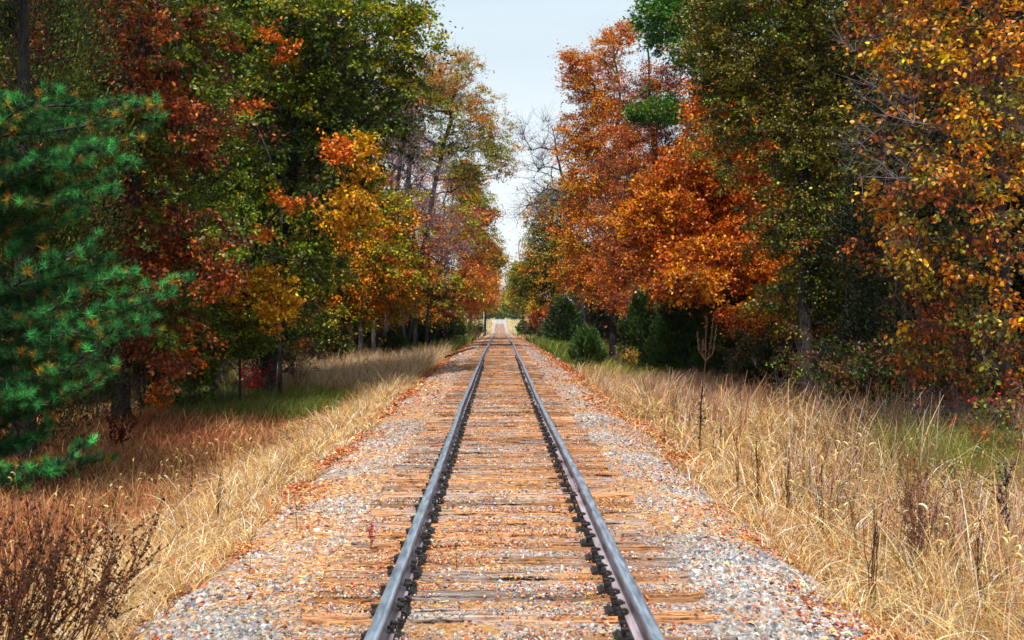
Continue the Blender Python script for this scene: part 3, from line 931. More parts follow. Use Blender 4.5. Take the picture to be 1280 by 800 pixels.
def tree(name, label, cat, bpx, d, top, lobes, pals, nclu, per, leaf, clr=.55, tmpl=DIAM, trunk_r=.16, mix=None, bark='bark', group=None,
         twigs=6, flat=.45, hang=0., shell=.35, bare=0.0, thin=.0035, leafmat='leaf', show_twigs=True, top_dd=0, crown_name='crown', twcol=(70, 55, 48), upb=.5):
    """pals: list of palettes; lobes may name the palette they mostly carry; bare = share of clusters with no leaves"""
    b = base(bpx, d); tp = P(top[0], top[1], d + top_dd)
    L_ = lobes_world(lobes, d)
    cl, k = sample_lobes(L_, nclu, shell)
    A, par, r, tips, nt_ = skeleton(b, tp, cl, trunk_r, thin=thin)
    root = thing(name, label, cat, b, group)
    i = np.arange(1, len(A))
    tm = MB(); e = i[i < nt_]
    tm.tubes(A[par[e]], A[e], r[par[e]], r[e], 9)
    e = i[i >= nt_]
    big = e[r[e] > .02]; sm = e[r[e] <= .02]
    rp = lambda q: np.where(par[q] < nt_, np.minimum(r[q] * 1.15, r[par[q]]), r[par[q]])
    tm.tubes(A[par[big]], A[big], rp(big), r[big], 6)
    tm.build('trunk', M[bark], root, b)
    cm = MB()
    tips_p = A[tips]
    # palette of each cluster: lobe's own, with strays
    pk = np.array([L_[q][2] if L_[q][2] is not None else 0 for q in k])
    if mix is not None:
        nz = .5 + .5 * vnoise(tips_p[:, 0] + tips_p[:, 2], tips_p[:, 1] - tips_p[:, 2], 1.3, 51) + .18 * rng.standard_normal(len(pk))
        free = np.array([L_[q][2] is None for q in k]) | (rng.random(len(pk)) < .15)
        cm_ = np.cumsum(mix) / np.sum(mix)
        pk[free] = np.clip(np.searchsorted(cm_, np.clip(nz, 0, .999)[free]), 0, len(pals) - 1)
    cen = np.mean([l[0] for l in L_], 0)
    leafy = rng.random(len(tips_p)) >= bare
    if show_twigs: cm.tubes(A[par[sm]], A[sm], rp(sm), r[sm], 4, twcol, mi=1)
    tw = MB()
    if leafy.any():
        crown_leaves(cm, tips_p[leafy], clr * rng.uniform(.7, 1.25, leafy.sum()), pk[leafy], pals, leaf, per, tmpl, twigs, flat, cen, tw if show_twigs else None, hang, thin, upb, twcol)
    if (~leafy).any():
        q = tips_p[~leafy]; T = 9
        bp_ = np.repeat(q, T, 0); dd = rng.standard_normal((len(bp_), 3)); dd += .9 * norm(bp_ - cen); dd[:, 2] += .5; dd = norm(dd)
        LL = clr * rng.uniform(.5, 1.6, len(bp_))
        e1 = bp_ + dd * (LL * .5)[:, None]; e2 = e1 + norm(dd + rng.normal(0, .35, dd.shape)) * (LL * .5)[:, None]
        tw.tubes(bp_, e1, thin * 1.3, thin, 3, twcol); tw.tubes(e1, e2, thin, thin * .5, 3, twcol)
    for a_, b_, c_, d_, s_ in zip(tw.v, tw.loops, tw.sizes, tw.c, tw.mi):
        pass
    if tw.n:
        cm.add(np.concatenate(tw.v), np.concatenate(tw.loops), np.concatenate(tw.sizes), np.concatenate(tw.c), mi=1)
    cm.build(crown_name, [M[leafmat], M['twig']], root, b)
    return root

G_DK = [(54, 70, 18), (74, 92, 24), (38, 52, 14), (94, 108, 32), (60, 76, 20)]
G_MD = [(92, 112, 28), (114, 128, 36), (74, 96, 24), (134, 140, 44)]
G_BR = [(70, 118, 30), (54, 100, 26), (92, 134, 40)]
YEL = [(206, 158, 30), (190, 140, 30), (216, 176, 48), (170, 140, 34), (200, 126, 28)]
GLD = [(208, 142, 34), (194, 122, 30), (222, 162, 48), (180, 106, 28)]
ORG = [(206, 112, 28), (190, 94, 26), (218, 130, 36), (168, 80, 26), (212, 146, 44)]
RST = [(160, 86, 36), (138, 70, 30), (180, 104, 48), (116, 58, 28), (200, 128, 72)]
RUS = [(122, 68, 44), (104, 56, 40), (140, 80, 50), (88, 46, 36), (150, 94, 62)]
RED = [(160, 44, 32), (130, 34, 30), (178, 66, 40), (112, 32, 36)]
OLV = [(112, 112, 36), (132, 124, 46), (94, 98, 30), (156, 140, 58), (78, 84, 26), (186, 166, 84)]
BRN = [(116, 84, 48), (96, 66, 40), (134, 98, 56)]

YGL = [(150, 146, 40), (128, 134, 36), (176, 150, 44), (112, 122, 34)]
for pal_, k_ in ((G_DK, .80), (G_MD, .88), (RST, .84), (RUS, .86), (OLV, .86), (BRN, .8), (GLD, .94), (ORG, .93), (YEL, .95), (G_BR, .85)):
    pal_[:] = [tuple(c_ * k_ for c_ in q_) for q_ in pal_]
# -- left side, near to far
tree('oak_tree', 'rust leaved oak behind the blue green pine at far left', 'tree', 150, 24, (170, -120),
     [(160, 60, 130, 90), (230, 150, 90, 70), (130, 190, 100, 80), (215, 290, 75, 55), (150, 330, 90, 50, -1), (270, 330, 40, 45, -1), (60, 60, 80, 90, 1), (255, 30, 40, 40), (150, -80, 120, 80), (200, 410, 60, 45, 0), (215, 445, 35, 30, -1)],
     [RST, RUS, G_MD], 950, 66, .095, .50, OAK, .22, mix=[.42, .16, .42], bare=.08)
tree('oak_tree', 'big dark green oak leaning towards the track at top left', 'tree', 330, 33, (400, -150),
     [(400, 30, 110, 80, -2), (480, 60, 62, 55, -2.5, 2), (510, 35, 32, 30, -2.5, 1.2), (480, 130, 40, 45, -2.5, 1.5), (430, 150, 90, 80, -1), (350, 120, 90, 90, -1), (340, 230, 90, 70), (270, 200, 80, 110, 1), (420, 235, 50, 45, -1.5), (380, -80, 180, 90), (480, -40, 60, 60, -2), (300, 320, 80, 70, 1), (250, 60, 70, 90, 1), (310, 0, 80, 70, 0), (230, 120, 60, 60, 2), (330, 380, 60, 50, 1), (335, 300, 60, 60, -1.5), (290, 270, 50, 50, -1.2), (350, 400, 60, 36, -1), (405, 255, 46, 50, -3, 2), (385, 330, 50, 44, -3, 2), (440, 200, 30, 40, -2, 2)],
     [G_DK, G_MD, YGL], 2150, 72, .105, .60, OAK, .30, mix=[.42, .44, .14], shell=.2)
tree('maple_tree', 'maple with orange and red sprays inside the green oak', 'tree', 350, 31, (350, 80),
     [(345, 60, 26, 18, -2.6, 1, 0), (318, 135, 22, 12, -3, 1, 0), (365, 245, 26, 12, -3.2, 1, 0), (322, 290, 20, 10, -3, 1, 0), (455, 200, 26, 35, -2.2, 1.5, 2), (420, 190, 22, 18, -3.0, 1, 0), (440, 260, 34, 30, -2.5, 1.5, 2)],
     [ORG, RED, YEL], 110, 60, .10, .38, OAK, .07, bare=0)
tree('maple_tree', 'yellow and green maple low in front of the dark oak', 'tree', 300, 29, (300, 330),
     [(345, 380, 24, 38, -1, 1, 0), (300, 370, 34, 28, -.5, 1.2, 0), (250, 390, 42, 30, -1, 1.5, 1), (275, 420, 35, 25, -.5, 1.2, 1), (310, 420, 30, 25, 0, 1.2, 1), (320, 355, 24, 20, -1, 1, 0)],
     [YEL, G_MD], 260, 60, .09, .34, OAK, .035, bare=.05)
tree('maple_tree', 'orange and yellow maple left of the bare grey trunks', 'tree', 425, 52, (430, 190),
     [(446, 262, 36, 50), (462, 310, 52, 46, -1), (400, 330, 55, 45, -1), (450, 350, 60, 35, -1), (490, 270, 45, 40), (380, 290, 30, 40, -2), (500, 340, 40, 35, 0), (395, 385, 32, 22, -2, 1.5, 1), (440, 385, 50, 22, 0, 2), (490, 375, 40, 20, 1, 2), (360, 340, 30, 40, -1)],
     [ORG, YGL, GLD], 1000, 60, .120, .70, OAK, .16, mix=[.32, .42, .26])
tree('birch_tree', 'tall thin yellow crowned tree with bare purple twigs on the left', 'tree', 505, 62, (560, 100),
     [(560, 120, 52, 46, 0, 3), (600, 150, 40, 40, -1, 2), (530, 110, 60, 50, 0, 3), (618, 185, 36, 30, -1, 2), (580, 80, 24, 22, 0, 1.5), (560, 190, 50, 40), (590, 220, 30, 22, 0), (628, 205, 20, 20, -1, 1.2), (505, 160, 40, 80, 0)],
     [GLD, YGL], 1500, 60, .105, .60, DIAM, .13, mix=[.5, .5], bare=.2, thin=.0034, twcol=(96, 82, 92), bark='bark', shell=.1)
tree('bare_tree', 'leafless purplish grey tree rising behind the left maples', 'tree', 480, 58, (505, 110),
     [(500, 180, 45, 80), (520, 230, 50, 60), (490, 120, 30, 40), (545, 270, 50, 40), (560, 310, 40, 30)],
     [GLD], 300, 8, .12, .9, DIAM, .13, bare=.9, thin=.0052, twcol=(128, 104, 116), shell=.1)
tree('maple_tree', 'orange maple beyond the purple twigs left of the track', 'tree', 540, 76, (560, 220),
     [(540, 300, 50, 40), (520, 260, 36, 40), (575, 290, 40, 36, 1), (560, 350, 60, 30, 0), (520, 340, 40, 36), (590, 330, 26, 28, 2), (540, 385, 50, 18, 0, 3), (580, 375, 26, 16, 2, 3)],
     [ORG, GLD, YGL, RST], 850, 58, .16, .88, DIAM, .18, mix=[.26, .28, .36, .10], bare=.06, thin=.004, twcol=(100, 80, 88))
tree('oak_tree', 'olive yellow oak with wine red tips overhanging the notch', 'tree', 575, 98, (590, 210),
     [(590, 260, 26, 30), (596, 290, 16, 26), (598, 310, 30, 24), (612, 322, 22, 12, 0, 3), (600, 272, 12, 8, -4, 2, 2), (580, 230, 26, 24), (585, 350, 28, 26), (618, 268, 7, 7, -3, 1.5, 2)],
     [YGL, GLD, [(120, 40, 56), (140, 50, 50)]], 700, 50, .20, 1.05, DIAM, .2, mix=[.62, .38, 0.0], thin=.009)
tree('maple_tree', 'bright orange low maple at the bend of the left wood edge', 'tree', 585, 118, (592, 350),
     [(592, 372, 18, 10, -5, 3, 0), (582, 380, 14, 10, -5, 3, 0), (600, 365, 12, 8, -5, 2, 0), (606, 345, 14, 22, 0, 3, 1)],
     [ORG, GLD], 150, 44, .26, 1.0, DIAM, .14, thin=.009)
tree('maple_tree', 'golden tree closing the left side of the notch', 'tree', 606, 170, (610, 300),
     [(606, 350, 14, 26), (612, 360, 9, 22, 10), (600, 330, 10, 20), (610, 378, 10, 12)],
     [GLD, YGL, ORG], 260, 44, .36, 1.7, DIAM, .2, mix=[.5, .3, .2], thin=.012)

# -- right side, near to far
tree('hickory_tree', 'gold leaved tree with hanging sprays at the right edge', 'tree', 1255, 17.5, (1230, -200),
     [(1210, 60, 100, 80, -.5), (1140, 60, 60, 60, 0), (1230, 170, 70, 70, -1), (1180, 230, 70, 50, -1), (1240, 290, 60, 55, -1), (1160, 300, 50, 45, -.5), (1250, 400, 45, 60, -1), (1195, 380, 45, 60, 0), (1120, 160, 45, 60, .5), (1280, 120, 70, 120, .5), (1200, -60, 140, 70), (1250, 470, 40, 40, 0), (1105, 20, 50, 50, 1), (1120, 300, 36, 60, 1), (1105, 230, 30, 40, 1), (1160, 420, 40, 50, .5)],
     [GLD, YEL, OLV, RST], 900, 40, .086, .40, OVATE, .17, mix=[.30, .14, .26, .30], bare=.22, hang=.45, thin=.0022, twcol=(96, 84, 84), flat=.8)
tree('bare_tree', 'leafless silvery branches reaching left through the gold tree', 'tree', 1320, 17.4, (1290, 60),
     [(1120, 140, 80, 50, 0, 1), (1180, 120, 90, 60, 0, 1), (1250, 130, 70, 60, 0, 1), (1110, 70, 60, 60, .5, 1), (1230, 230, 60, 40, 0, 1), (1140, 230, 80, 30, 0, 1)],
     [GLD], 75, 8, .07, .5, DIAM, .06, bare=1.0, thin=.0022, twcol=(132, 120, 126), bark='bark_grey')
tree('elm_tree', 'olive green fine leaved tree filling the upper right', 'tree', 1010, 28, (1000, -150),
     [(960, 60, 90, 80, 0), (1030, 60, 80, 80, 0), (950, 160, 80, 60, 0), (1030, 180, 70, 80), (900, 40, 40, 50, 0, 1.5), (1000, 280, 70, 60, 0), (1060, 300, 50, 60, .5), (1000, 370, 60, 50, 1), (980, -60, 150, 80, 0), (1080, 100, 50, 80, 1), (905, 100, 30, 50, 0, 1.5), (1070, 400, 60, 50, 2)],
     [OLV, G_MD, G_DK, ORG], 2000, 76, .078, .52, OVATE, .18, mix=[.48, .22, .22, .08], twcol=(80, 70, 62))
tree('oak_tree', 'rusty orange oak spreading low over the junipers', 'tree', 905, 40, (890, 120),
     [(900, 210, 70, 60, -1), (840, 260, 60, 60, -1), (930, 270, 60, 50, -1), (880, 320, 60, 40, -2), (860, 350, 50, 26, -3, 2), (950, 340, 50, 36, -2), (960, 390, 60, 22, -4, 1.5), (1000, 400, 40, 18, -5, 1.5, 1), (905, 140, 50, 50, 0), (800, 290, 30, 40, -1)],
     [ORG, GLD, RST], 1450, 72, .110, .60, OAK, .24, mix=[.52, .30, .18], thin=.004)
tree('ash_tree', 'russet brown dense twigged tree between orange oak and golden maple', 'tree', 830, 52, (820, 60),
     [(800, 200, 55, 70), (830, 120, 42, 50), (790, 290, 50, 60), (840, 300, 45, 60), (860, 180, 40, 60, 1), (810, 370, 50, 30, -1), (770, 340, 30, 40), (800, 110, 36, 40), (850, 240, 45, 60, -1)],
     [RUS, ORG], 1350, 60, .105, .70, DIAM, .18, mix=[.5, .5], bare=.12, thin=.005, twcol=(110, 74, 72))
tree('maple_tree', 'golden orange maple standing tallest right of the notch', 'tree', 765, 64, (775, 40),
     [(745, 110, 36, 36), (765, 60, 22, 24, 0, 2), (722, 100, 20, 22, -1, 1.5), (760, 160, 45, 50), (735, 220, 36, 50), (740, 290, 44, 45, -1), (720, 330, 30, 34, -1), (755, 350, 44, 30, -1), (780, 230, 40, 60), (725, 170, 24, 30), (715, 75, 12, 14, -1, 1.2), (785, 45, 14, 16, 0, 1.5)],
     [GLD, ORG, YEL], 1300, 60, .135, .74, DIAM, .20, mix=[.55, .28, .17], thin=.005)
tree('linden_tree', 'bright green tree peeking over the russet crowns at top', 'tree', 905, 46, (860, -60),
     [(835, 30, 32, 36, -1, 2), (860, 5, 50, 40, 0, 2.5), (812, 10, 16, 18, -1, 1.2), (880, 60, 30, 30, 0, 2), (880, -60, 80, 60)],
     [G_BR, G_MD], 500, 66, .13, .62, OAK, .2, mix=[.7, .3])
tree('linden_tree', 'small green sprays among the orange leaves right of the notch', 'tree', 850, 49, (820, 100),
     [(808, 135, 17, 20, -4, 1.2), (832, 140, 22, 16, -4, 1.2), (795, 140, 9, 12, -4, 1)],
     [G_BR, G_MD], 80, 50, .11, .5, OAK, .03, mix=[.6, .4])
tree('bare_tree', 'leafless dark tree reaching into the notch from the right', 'tree', 735, 92, (700, 160),
     [(690, 180, 30, 36, 0, 3), (672, 200, 20, 30, 0, 3), (665, 240, 26, 30, 0, 3), (655, 170, 16, 20, 0, 3), (690, 240, 30, 30, 0, 3), (650, 265, 16, 16, 0, 2)],
     [OLV], 100, 12, .2, 1.5, DIAM, .17, bare=.9, thin=.0105, twcol=(92, 86, 100), shell=.1)
tree('oak_tree', 'olive and brown oak forming the far right of the notch', 'tree', 690, 104, (690, 210),
     [(690, 270, 34, 36), (680, 305, 24, 34), (666, 335, 20, 32), (700, 320, 36, 40), (690, 355, 34, 26), (715, 250, 26, 26), (650, 350, 14, 30, 3)],
     [OLV, YGL, G_MD, GLD], 900, 54, .20, 1.1, DIAM, .22, mix=[.26, .26, .18, .30], thin=.007)
tree('maple_tree', 'small fiery orange maple under the far right oak', 'tree', 682, 125, (682, 375),
     [(680, 390, 14, 13, -3, 2, 0), (672, 382, 8, 8, -3, 2, 1)],
     [ORG, YEL], 80, 44, .28, 1.0, DIAM, .12, thin=.009)
tree('oak_tree', 'green tree closing the right side of the notch', 'tree', 655, 190, (650, 300),
     [(653, 356, 14, 28), (644, 376, 11, 20, 10), (660, 370, 12, 20)],
     [YGL, G_MD], 260, 44, .4, 1.9, DIAM, .2, mix=[.6, .4], thin=.012)
tree('oak_tree', 'farthest dark green tree beyond the crossing', 'tree', 645, 430, (641, 350),
     [(640, 372, 11, 16, 0, 6), (650, 382, 12, 10, 0, 6), (634, 384, 6, 9, 0, 5)],
     [G_DK], 150, 40, .9, 3.2, DIAM, .3, thin=.02)
tree('maple_tree', 'farthest pinkish brown tree left beyond the crossing', 'tree', 612, 430, (614, 350),
     [(612, 376, 10, 14, 0, 6), (618, 384, 5, 8, 0, 5), (606, 372, 8, 18, 0, 6)],
     [RUS, OLV], 150, 40, .9, 3.2, DIAM, .3, mix=[.5, .5], thin=.02)

# -- the wood behind the front trees: more crowns and stems, reading as one dark mass
def woods(name, label, spec, pals):
    mb = MB(); tb = MB()
    for (px, d, h, rad) in spec:
        b = np.array(base(px, d))
        n = 165
        u = norm(rng.standard_normal((n, 3))) * (.3 + .7 * rng.random((n, 1)) ** .6)
        cl = b + np.array([0, 0, h * .56]) + u * np.array([rad, rad, h * .46])
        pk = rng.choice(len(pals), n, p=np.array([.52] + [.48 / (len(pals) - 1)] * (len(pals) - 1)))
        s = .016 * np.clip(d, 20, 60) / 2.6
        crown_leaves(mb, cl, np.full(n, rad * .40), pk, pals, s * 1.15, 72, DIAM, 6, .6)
        t = np.linspace(0, 1, 8)[:, None]
        ax = b + np.array([rng.normal(0, .5), rng.normal(0, .5), h * .9]) * t - np.array([0, 0, .1])
        rr = np.linspace(.17, .05, 8) * h / 12
        mb.tubes(ax[:-1], ax[1:], rr[:-1], rr[1:], 6, (58, 48, 44), mi=1)
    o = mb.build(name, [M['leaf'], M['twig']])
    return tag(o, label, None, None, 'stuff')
wl = []
wl += [(350, 64, 25, 5.0), (392, 68, 25, 5.0), (300, 60, 24, 5), (428, 76, 17, 3.4), (250, 54, 22, 5), (330, 72, 27, 5.5), (370, 60, 22, 4)]
for i in range(110):
    d = 24 * (150 / 24) ** (i / 109) * rng.uniform(.96, 1.04)
    off = rng.uniform(4.5, 15) if d < 60 else rng.uniform(2, 14)
    edge = -(8.3 + min(d, 40) * .06) if d < 70 else -9
    x = edge - off
    wl.append((VX + x / d * F, d, rng.uniform(12, 20) if d < 60 else rng.uniform(9, 13), rng.uniform(2.4, 3.6)))
WG = [(30, 44, 14), (44, 54, 18), (26, 34, 12), (54, 56, 22)]  # leaf greens darkened so the colour itself carries the wood's inner shade
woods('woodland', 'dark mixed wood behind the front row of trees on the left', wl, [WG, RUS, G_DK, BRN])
wr = []
for i in range(110):
    d = 19 * (150 / 19) ** (i / 109) * rng.uniform(.96, 1.04)
    x = (9.5 if d < 60 else 9) + (rng.uniform(4.0, 14) if d < 60 else rng.uniform(2, 13))
    wr.append((VX + x / d * F, d, rng.uniform(12, 20) if d < 60 else rng.uniform(9, 13), rng.uniform(2.4, 3.6)))
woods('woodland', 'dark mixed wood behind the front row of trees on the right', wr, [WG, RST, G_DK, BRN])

# -- grey trunks standing at the left wood edge
for i, (px, d, r, hpx, lx) in enumerate([(452, 60, .16, 230, -6), (466, 62, .19, 210, 4), (482, 60, .15, 220, 8), (500, 61, .26, 160, 14), (520, 64, .15, 230, -6), (438, 58, .12, 240, 4), (533, 66, .10, 250, 5)]):
    b = base(px, d)
    t = thing('tree_trunk', ['grey trunk leftmost but one in the row by the green juniper', 'thick grey trunk in the middle of the left wood edge', 'leaning grey trunk beside the thickest dark trunk', 'thickest dark forked trunk at the left wood edge', 'slender trunk right of the thickest dark trunk', 'leftmost slim trunk of the row under the orange maple', 'thinnest trunk nearest the far green grass'][i], 'tree', b, 'trunks along the left wood edge')
    a = MB(); n = 12; s = np.linspace(0, 1, n)[:, None]
    top = P(px + lx, hpx, d)
    pts = np.array(b) + (top - np.array(b)) * s + np.concatenate([rng.normal(0, .06, (n, 2)), np.zeros((n, 1))], 1) * s
    pts[0, 2] -= .1
    rr = np.linspace(r, r * .45, n)
    a.tubes(pts[:-1], pts[1:], rr[:-1], rr[1:], 9)
    if i == 3:
        m_ = pts[5]; e = P(548, 330, d); q = np.array([m_ + (e - m_) * f + np.array([0, 0, .5 * math.sin(f * 3)]) for f in np.linspace(0, 1, 6)])
        a.tubes(q[:-1], q[1:], np.linspace(.12, .06, 5), np.linspace(.10, .05, 5), 7)
    q = pts[rng.integers(4, n, 16)]; dd = norm(rng.standard_normal((16, 3)) + np.array([0, 0, .3]))
    e1 = q + dd * rng.uniform(.5, 1.4, (16, 1)); e2 = e1 + norm(dd + rng.normal(0, .4, dd.shape)) * .7
    a.tubes(q, e1, .02, .012, 4, (70, 60, 58)); a.tubes(e1, e2, .012, .006, 3, (70, 60, 58))
    a.build('trunk', M['bark_grey' if i in (0, 1, 2) else 'bark'], t, b)

# ---------------------------------------------------------------- white pine at the left
def pine():
    d = 16.5
    b = base(-75, d)
    root = thing('pine_tree', 'blue green white pine with feathery boughs at the left edge', 'tree', b)
    H = 12.0
    tm = MB(); n = 16; t = np.linspace(0, 1, n)[:, None]
    ax = np.array(b) + np.array([.2, 0, H]) * t; ax[0, 2] -= .2
    rr = np.linspace(.2, .05, n); tm.tubes(ax[:-1], ax[1:], rr[:-1], rr[1:], 9)
    cm = MB(); tips = []; tdir = []; tfr = []
    # boughs that show in the photo: end points on the photo
    ends = [(200, 150), (215, 355), (188, 130), (150, 125), (165, 200), (140, 240), (205, 375), (110, 300), (150, 345), (110, 210), (90, 150), (60, 250), (150, 420), (120, 395), (100, 345),
            (128, 470), (95, 440), (140, 455), (60, 420), (70, 480), (60, 530), (130, 575), (100, 560), (50, 590), (30, 540), (20, 480), (40, 380), (30, 300), (20, 180), (60, 120), (175, 395), (20, 600), (70, 610), (10, 640), (-20, 560), (40, 210), (-10, 400), (100, 265), (-10, 110), (130, 180), (180, 410), (40, 440), (0, 250), (130, 320), (80, 190)]
    for i, (ex, ey) in enumerate(ends):
        e = P(ex, ey, d + rng.uniform(-1.6, 1.0))
        h0 = max(b[2] + .4, e[2] - rng.uniform(-.1, .7) - .12 * abs(e[0] - b[0]) + .1)
        s = np.array([b[0], b[1], h0]); L_ = np.linalg.norm(e - s)
        k = 9; f = np.linspace(0, 1, k)[:, None]
        q = s + (e - s) * f + np.concatenate([np.zeros((k, 2)), rng.uniform(-.16, .02) * L_ * np.sin(f * PI)], 1) + rng.normal(0, .08, (k, 3)) * f
        tm.tubes(q[:-1], q[1:], np.linspace(.045, .014, k - 1), np.linspace(.04, .008, k - 1), 5)
        # side shoots with tufts
        for f_ in np.concatenate([np.linspace(.22, .98, 15), [1.0]]):
            j = min(k - 2, int(f_ * (k - 1))); fr = f_ * (k - 1) - j
            p = q[j] + (q[j + 1] - q[j]) * fr; dirn = norm(q[j + 1] - q[j])
            for sd_ in ((-1, 1) if f_ < .99 else (0,)):
                side = np.cross(dirn, [0, 0, 1.]); sl_ = (1.08 - f_) * .75 * rng.uniform(.6, 1.2) * min(1, L_ / 2.5) + .12
                v_ = norm(dirn * .9 + side * sd_ * .9 + np.array([0, 0, .10]) + rng.normal(0, .12, 3))
                e_ = p + v_ * sl_
                tm.tubes([p], [e_], .009, .005, 4)
                m_ = max(2, int(sl_ / .105))
                for g in np.linspace(.25, 1, m_):
                    tips.append(p + v_ * sl_ * g + rng.normal(0, .025, 3)); tdir.append(norm(v_ + np.array([0, 0, .45]) + rng.normal(0, .35, 3))); tfr.append(g * (.55 + .45 * f_))
    tips = np.array(tips); tdir = np.array(tdir); n = len(tips)
    K = 84
    pos = np.repeat(tips, K, 0); dd = np.repeat(tdir, K, 0)
    pos = pos - dd * rng.uniform(0, .07, (n * K, 1))
    nd = norm(dd * rng.uniform(.35, 1.1, (n * K, 1)) + rng.normal(0, .52, (n * K, 3)))
    s = rng.uniform(.09, .17, n * K)
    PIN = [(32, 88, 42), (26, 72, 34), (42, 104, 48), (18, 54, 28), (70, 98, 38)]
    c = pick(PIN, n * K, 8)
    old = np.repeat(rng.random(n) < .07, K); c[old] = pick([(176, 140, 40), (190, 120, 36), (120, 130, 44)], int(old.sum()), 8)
    tipk = np.repeat(np.array(tfr) > .78, K); c[tipk] = pick([(56, 146, 72), (80, 156, 76), (42, 122, 60)], int(tipk.sum()), 8)  # sunlit shoot tips painted into the colour, lighter than the shaded needles inside
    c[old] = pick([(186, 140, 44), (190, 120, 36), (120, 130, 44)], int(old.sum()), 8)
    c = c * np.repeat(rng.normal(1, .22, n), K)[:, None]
    TRI = ([(-.5, 0, 0), (.5, 0, 0), (0, 1, 0)], [(0, 1, 2)])
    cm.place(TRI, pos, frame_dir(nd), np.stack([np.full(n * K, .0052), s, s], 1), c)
    tm.build('trunk', M['bark'], root, b)
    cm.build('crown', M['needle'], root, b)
pine()

def conifer(name, label, px, d, hpx, wpx, pal, n=9000, taper=.55, group=None, blade=.16, columns=1, dens=1.0, base_z=None, cat='shrub', wid=.02, ncf=1.0):
    """juniper / cedar: dense up-swept sprays over a core"""
    b = base(px, d)
    h = hpx / F * d; w = wpx / F * d / 2
    root = thing(name, label, cat, b, group)
    tm = MB(); t = np.linspace(0, 1, 7)[:, None]; ax = np.array(b) + np.array([0, 0, h * .92]) * t; ax[0, 2] -= .1
    rr = np.linspace(max(.03, h * .018), .01, 7); tm.tubes(ax[:-1], ax[1:], rr[:-1], rr[1:], 7)
    cm = MB()
    # clumps
    nc = int((60 + h * 26) * ncf * .62); f = rng.random(nc) ** .85; a = rng.uniform(0, 2 * PI, nc)
    prof = np.interp(f, [0, .18, .5, .8, 1], [.62 if taper > .3 else .4, 1 if taper > .3 else .7, 1 - taper * .3, 1 - taper * .8, .2]) * (1 + .30 * np.sin(a * 3 + f * 9 + px)) * rng.uniform(.8, 1.15, nc)
    rad = w * prof * rng.uniform(.45, 1.0, nc) ** .6
    cp = np.array(b) + np.stack([rad * np.cos(a), rad * np.sin(a), f * h * .95 + .05 * h], 1)
    tm.tubes(np.array(b) + np.stack([0 * f, 0 * f, np.maximum(.05, f * h * .95 - rad * .7)], 1), cp, .012, .005, 4)
    per = max(20, int(n * dens / nc)); N = nc * per
    out_ = np.stack([np.cos(a), np.sin(a), .9 + 0 * a], 1)
    cd_ = np.repeat(out_, per, 0)
    pos = np.repeat(cp, per, 0) + rng.normal(0, 1, (N, 3)) * np.array([.16, .16, .24]) * max(w, .4) * .8 * np.repeat(rng.uniform(.5, 1.3, nc), per)[:, None]
    dirs = norm(cd_ + rng.normal(0, .6, (N, 3)) + np.array([0, 0, .35]))
    s = blade * rng.uniform(.6, 1.3, N)
    SPR = ([(-.5, 0, 0), (.5, 0, 0), (.9, .5, .1), (0, 1, 0), (-.9, .5, .1)], [(0, 1, 2, 3), (0, 3, 4)])
    c = pick(pal, N, 6) * np.repeat(rng.normal(1, .15, nc), per)[:, None]
    cm.place(SPR, pos, frame_dir(dirs), np.stack([np.full(N, wid), s, s], 1), c)
    tm.build('trunk', M['bark'], root, b)
    cm.build('crown', M['needle'], root, b)
    return root
JUN = [(44, 84, 26), (56, 98, 32), (36, 68, 22), (76, 112, 38), (90, 96, 40)]
JUD = [(36, 62, 22), (46, 76, 26), (58, 82, 30), (74, 70, 34)]
CED = [(66, 86, 24), (50, 72, 22), (88, 104, 32), (38, 56, 18), (104, 84, 30)]
gj = 'dark green junipers'
conifer('juniper', 'rounded bright green juniper alone on the right ballast shoulder', 734, 44, 52, 38, JUN, 14000, .25, gj, .13)
conifer('juniper', 'tiny dark juniper beside the distant right rail', 654, 160, 20, 14, JUD, 2500, .3, gj, .35, wid=.07)
conifer('juniper', 'dark juniper leftmost of the right hand clump', 802, 47, 100, 56, JUD, 14000, .6, gj, .2, wid=.03)
conifer('juniper', 'green juniper in the front middle of the right hand clump', 858, 42, 108, 74, JUN, 22000, .4, gj, .2, wid=.03)
conifer('juniper', 'broad dark juniper rightmost of the right hand clump', 920, 40, 112, 80, JUD, 20000, .5, gj, .2, wid=.03)
conifer('juniper', 'low dark juniper under the olive tree on the right', 985, 37, 80, 70, JUD, 12000, .5, gj, .2, wid=.03)
conifer('juniper', 'dark conifer behind the golden maple on the right', 705, 92, 58, 44, JUD, 7000, .6, gj, .35, wid=.06)
conifer('juniper', 'small green juniper before the grey trunks on the left', 494, 55, 44, 30, JUN, 9000, .5, gj, .2, wid=.03)
conifer('juniper', 'largest dark juniper of the left wood edge', 548, 84, 78, 44, JUD, 10000, .6, gj, .32, wid=.05)
conifer('juniper', 'green juniper to the right of the largest left one', 568, 86, 36, 26, JUN, 5000, .4, gj, .3, wid=.05)
conifer('cedar_tree', 'olive cedar towering behind the pine at top left', 30, 19.5, 900, 260, CED, 120000, .5, None, .075, cat='tree', wid=.017, ncf=.45)
conifer('cedar_tree', 'dark green cedar rising in the right hand thicket', 1130, 25, 420, 170, [(22, 38, 16), (34, 48, 20), (44, 40, 22)], 60000, .55, None, .09, cat='tree', wid=.02)

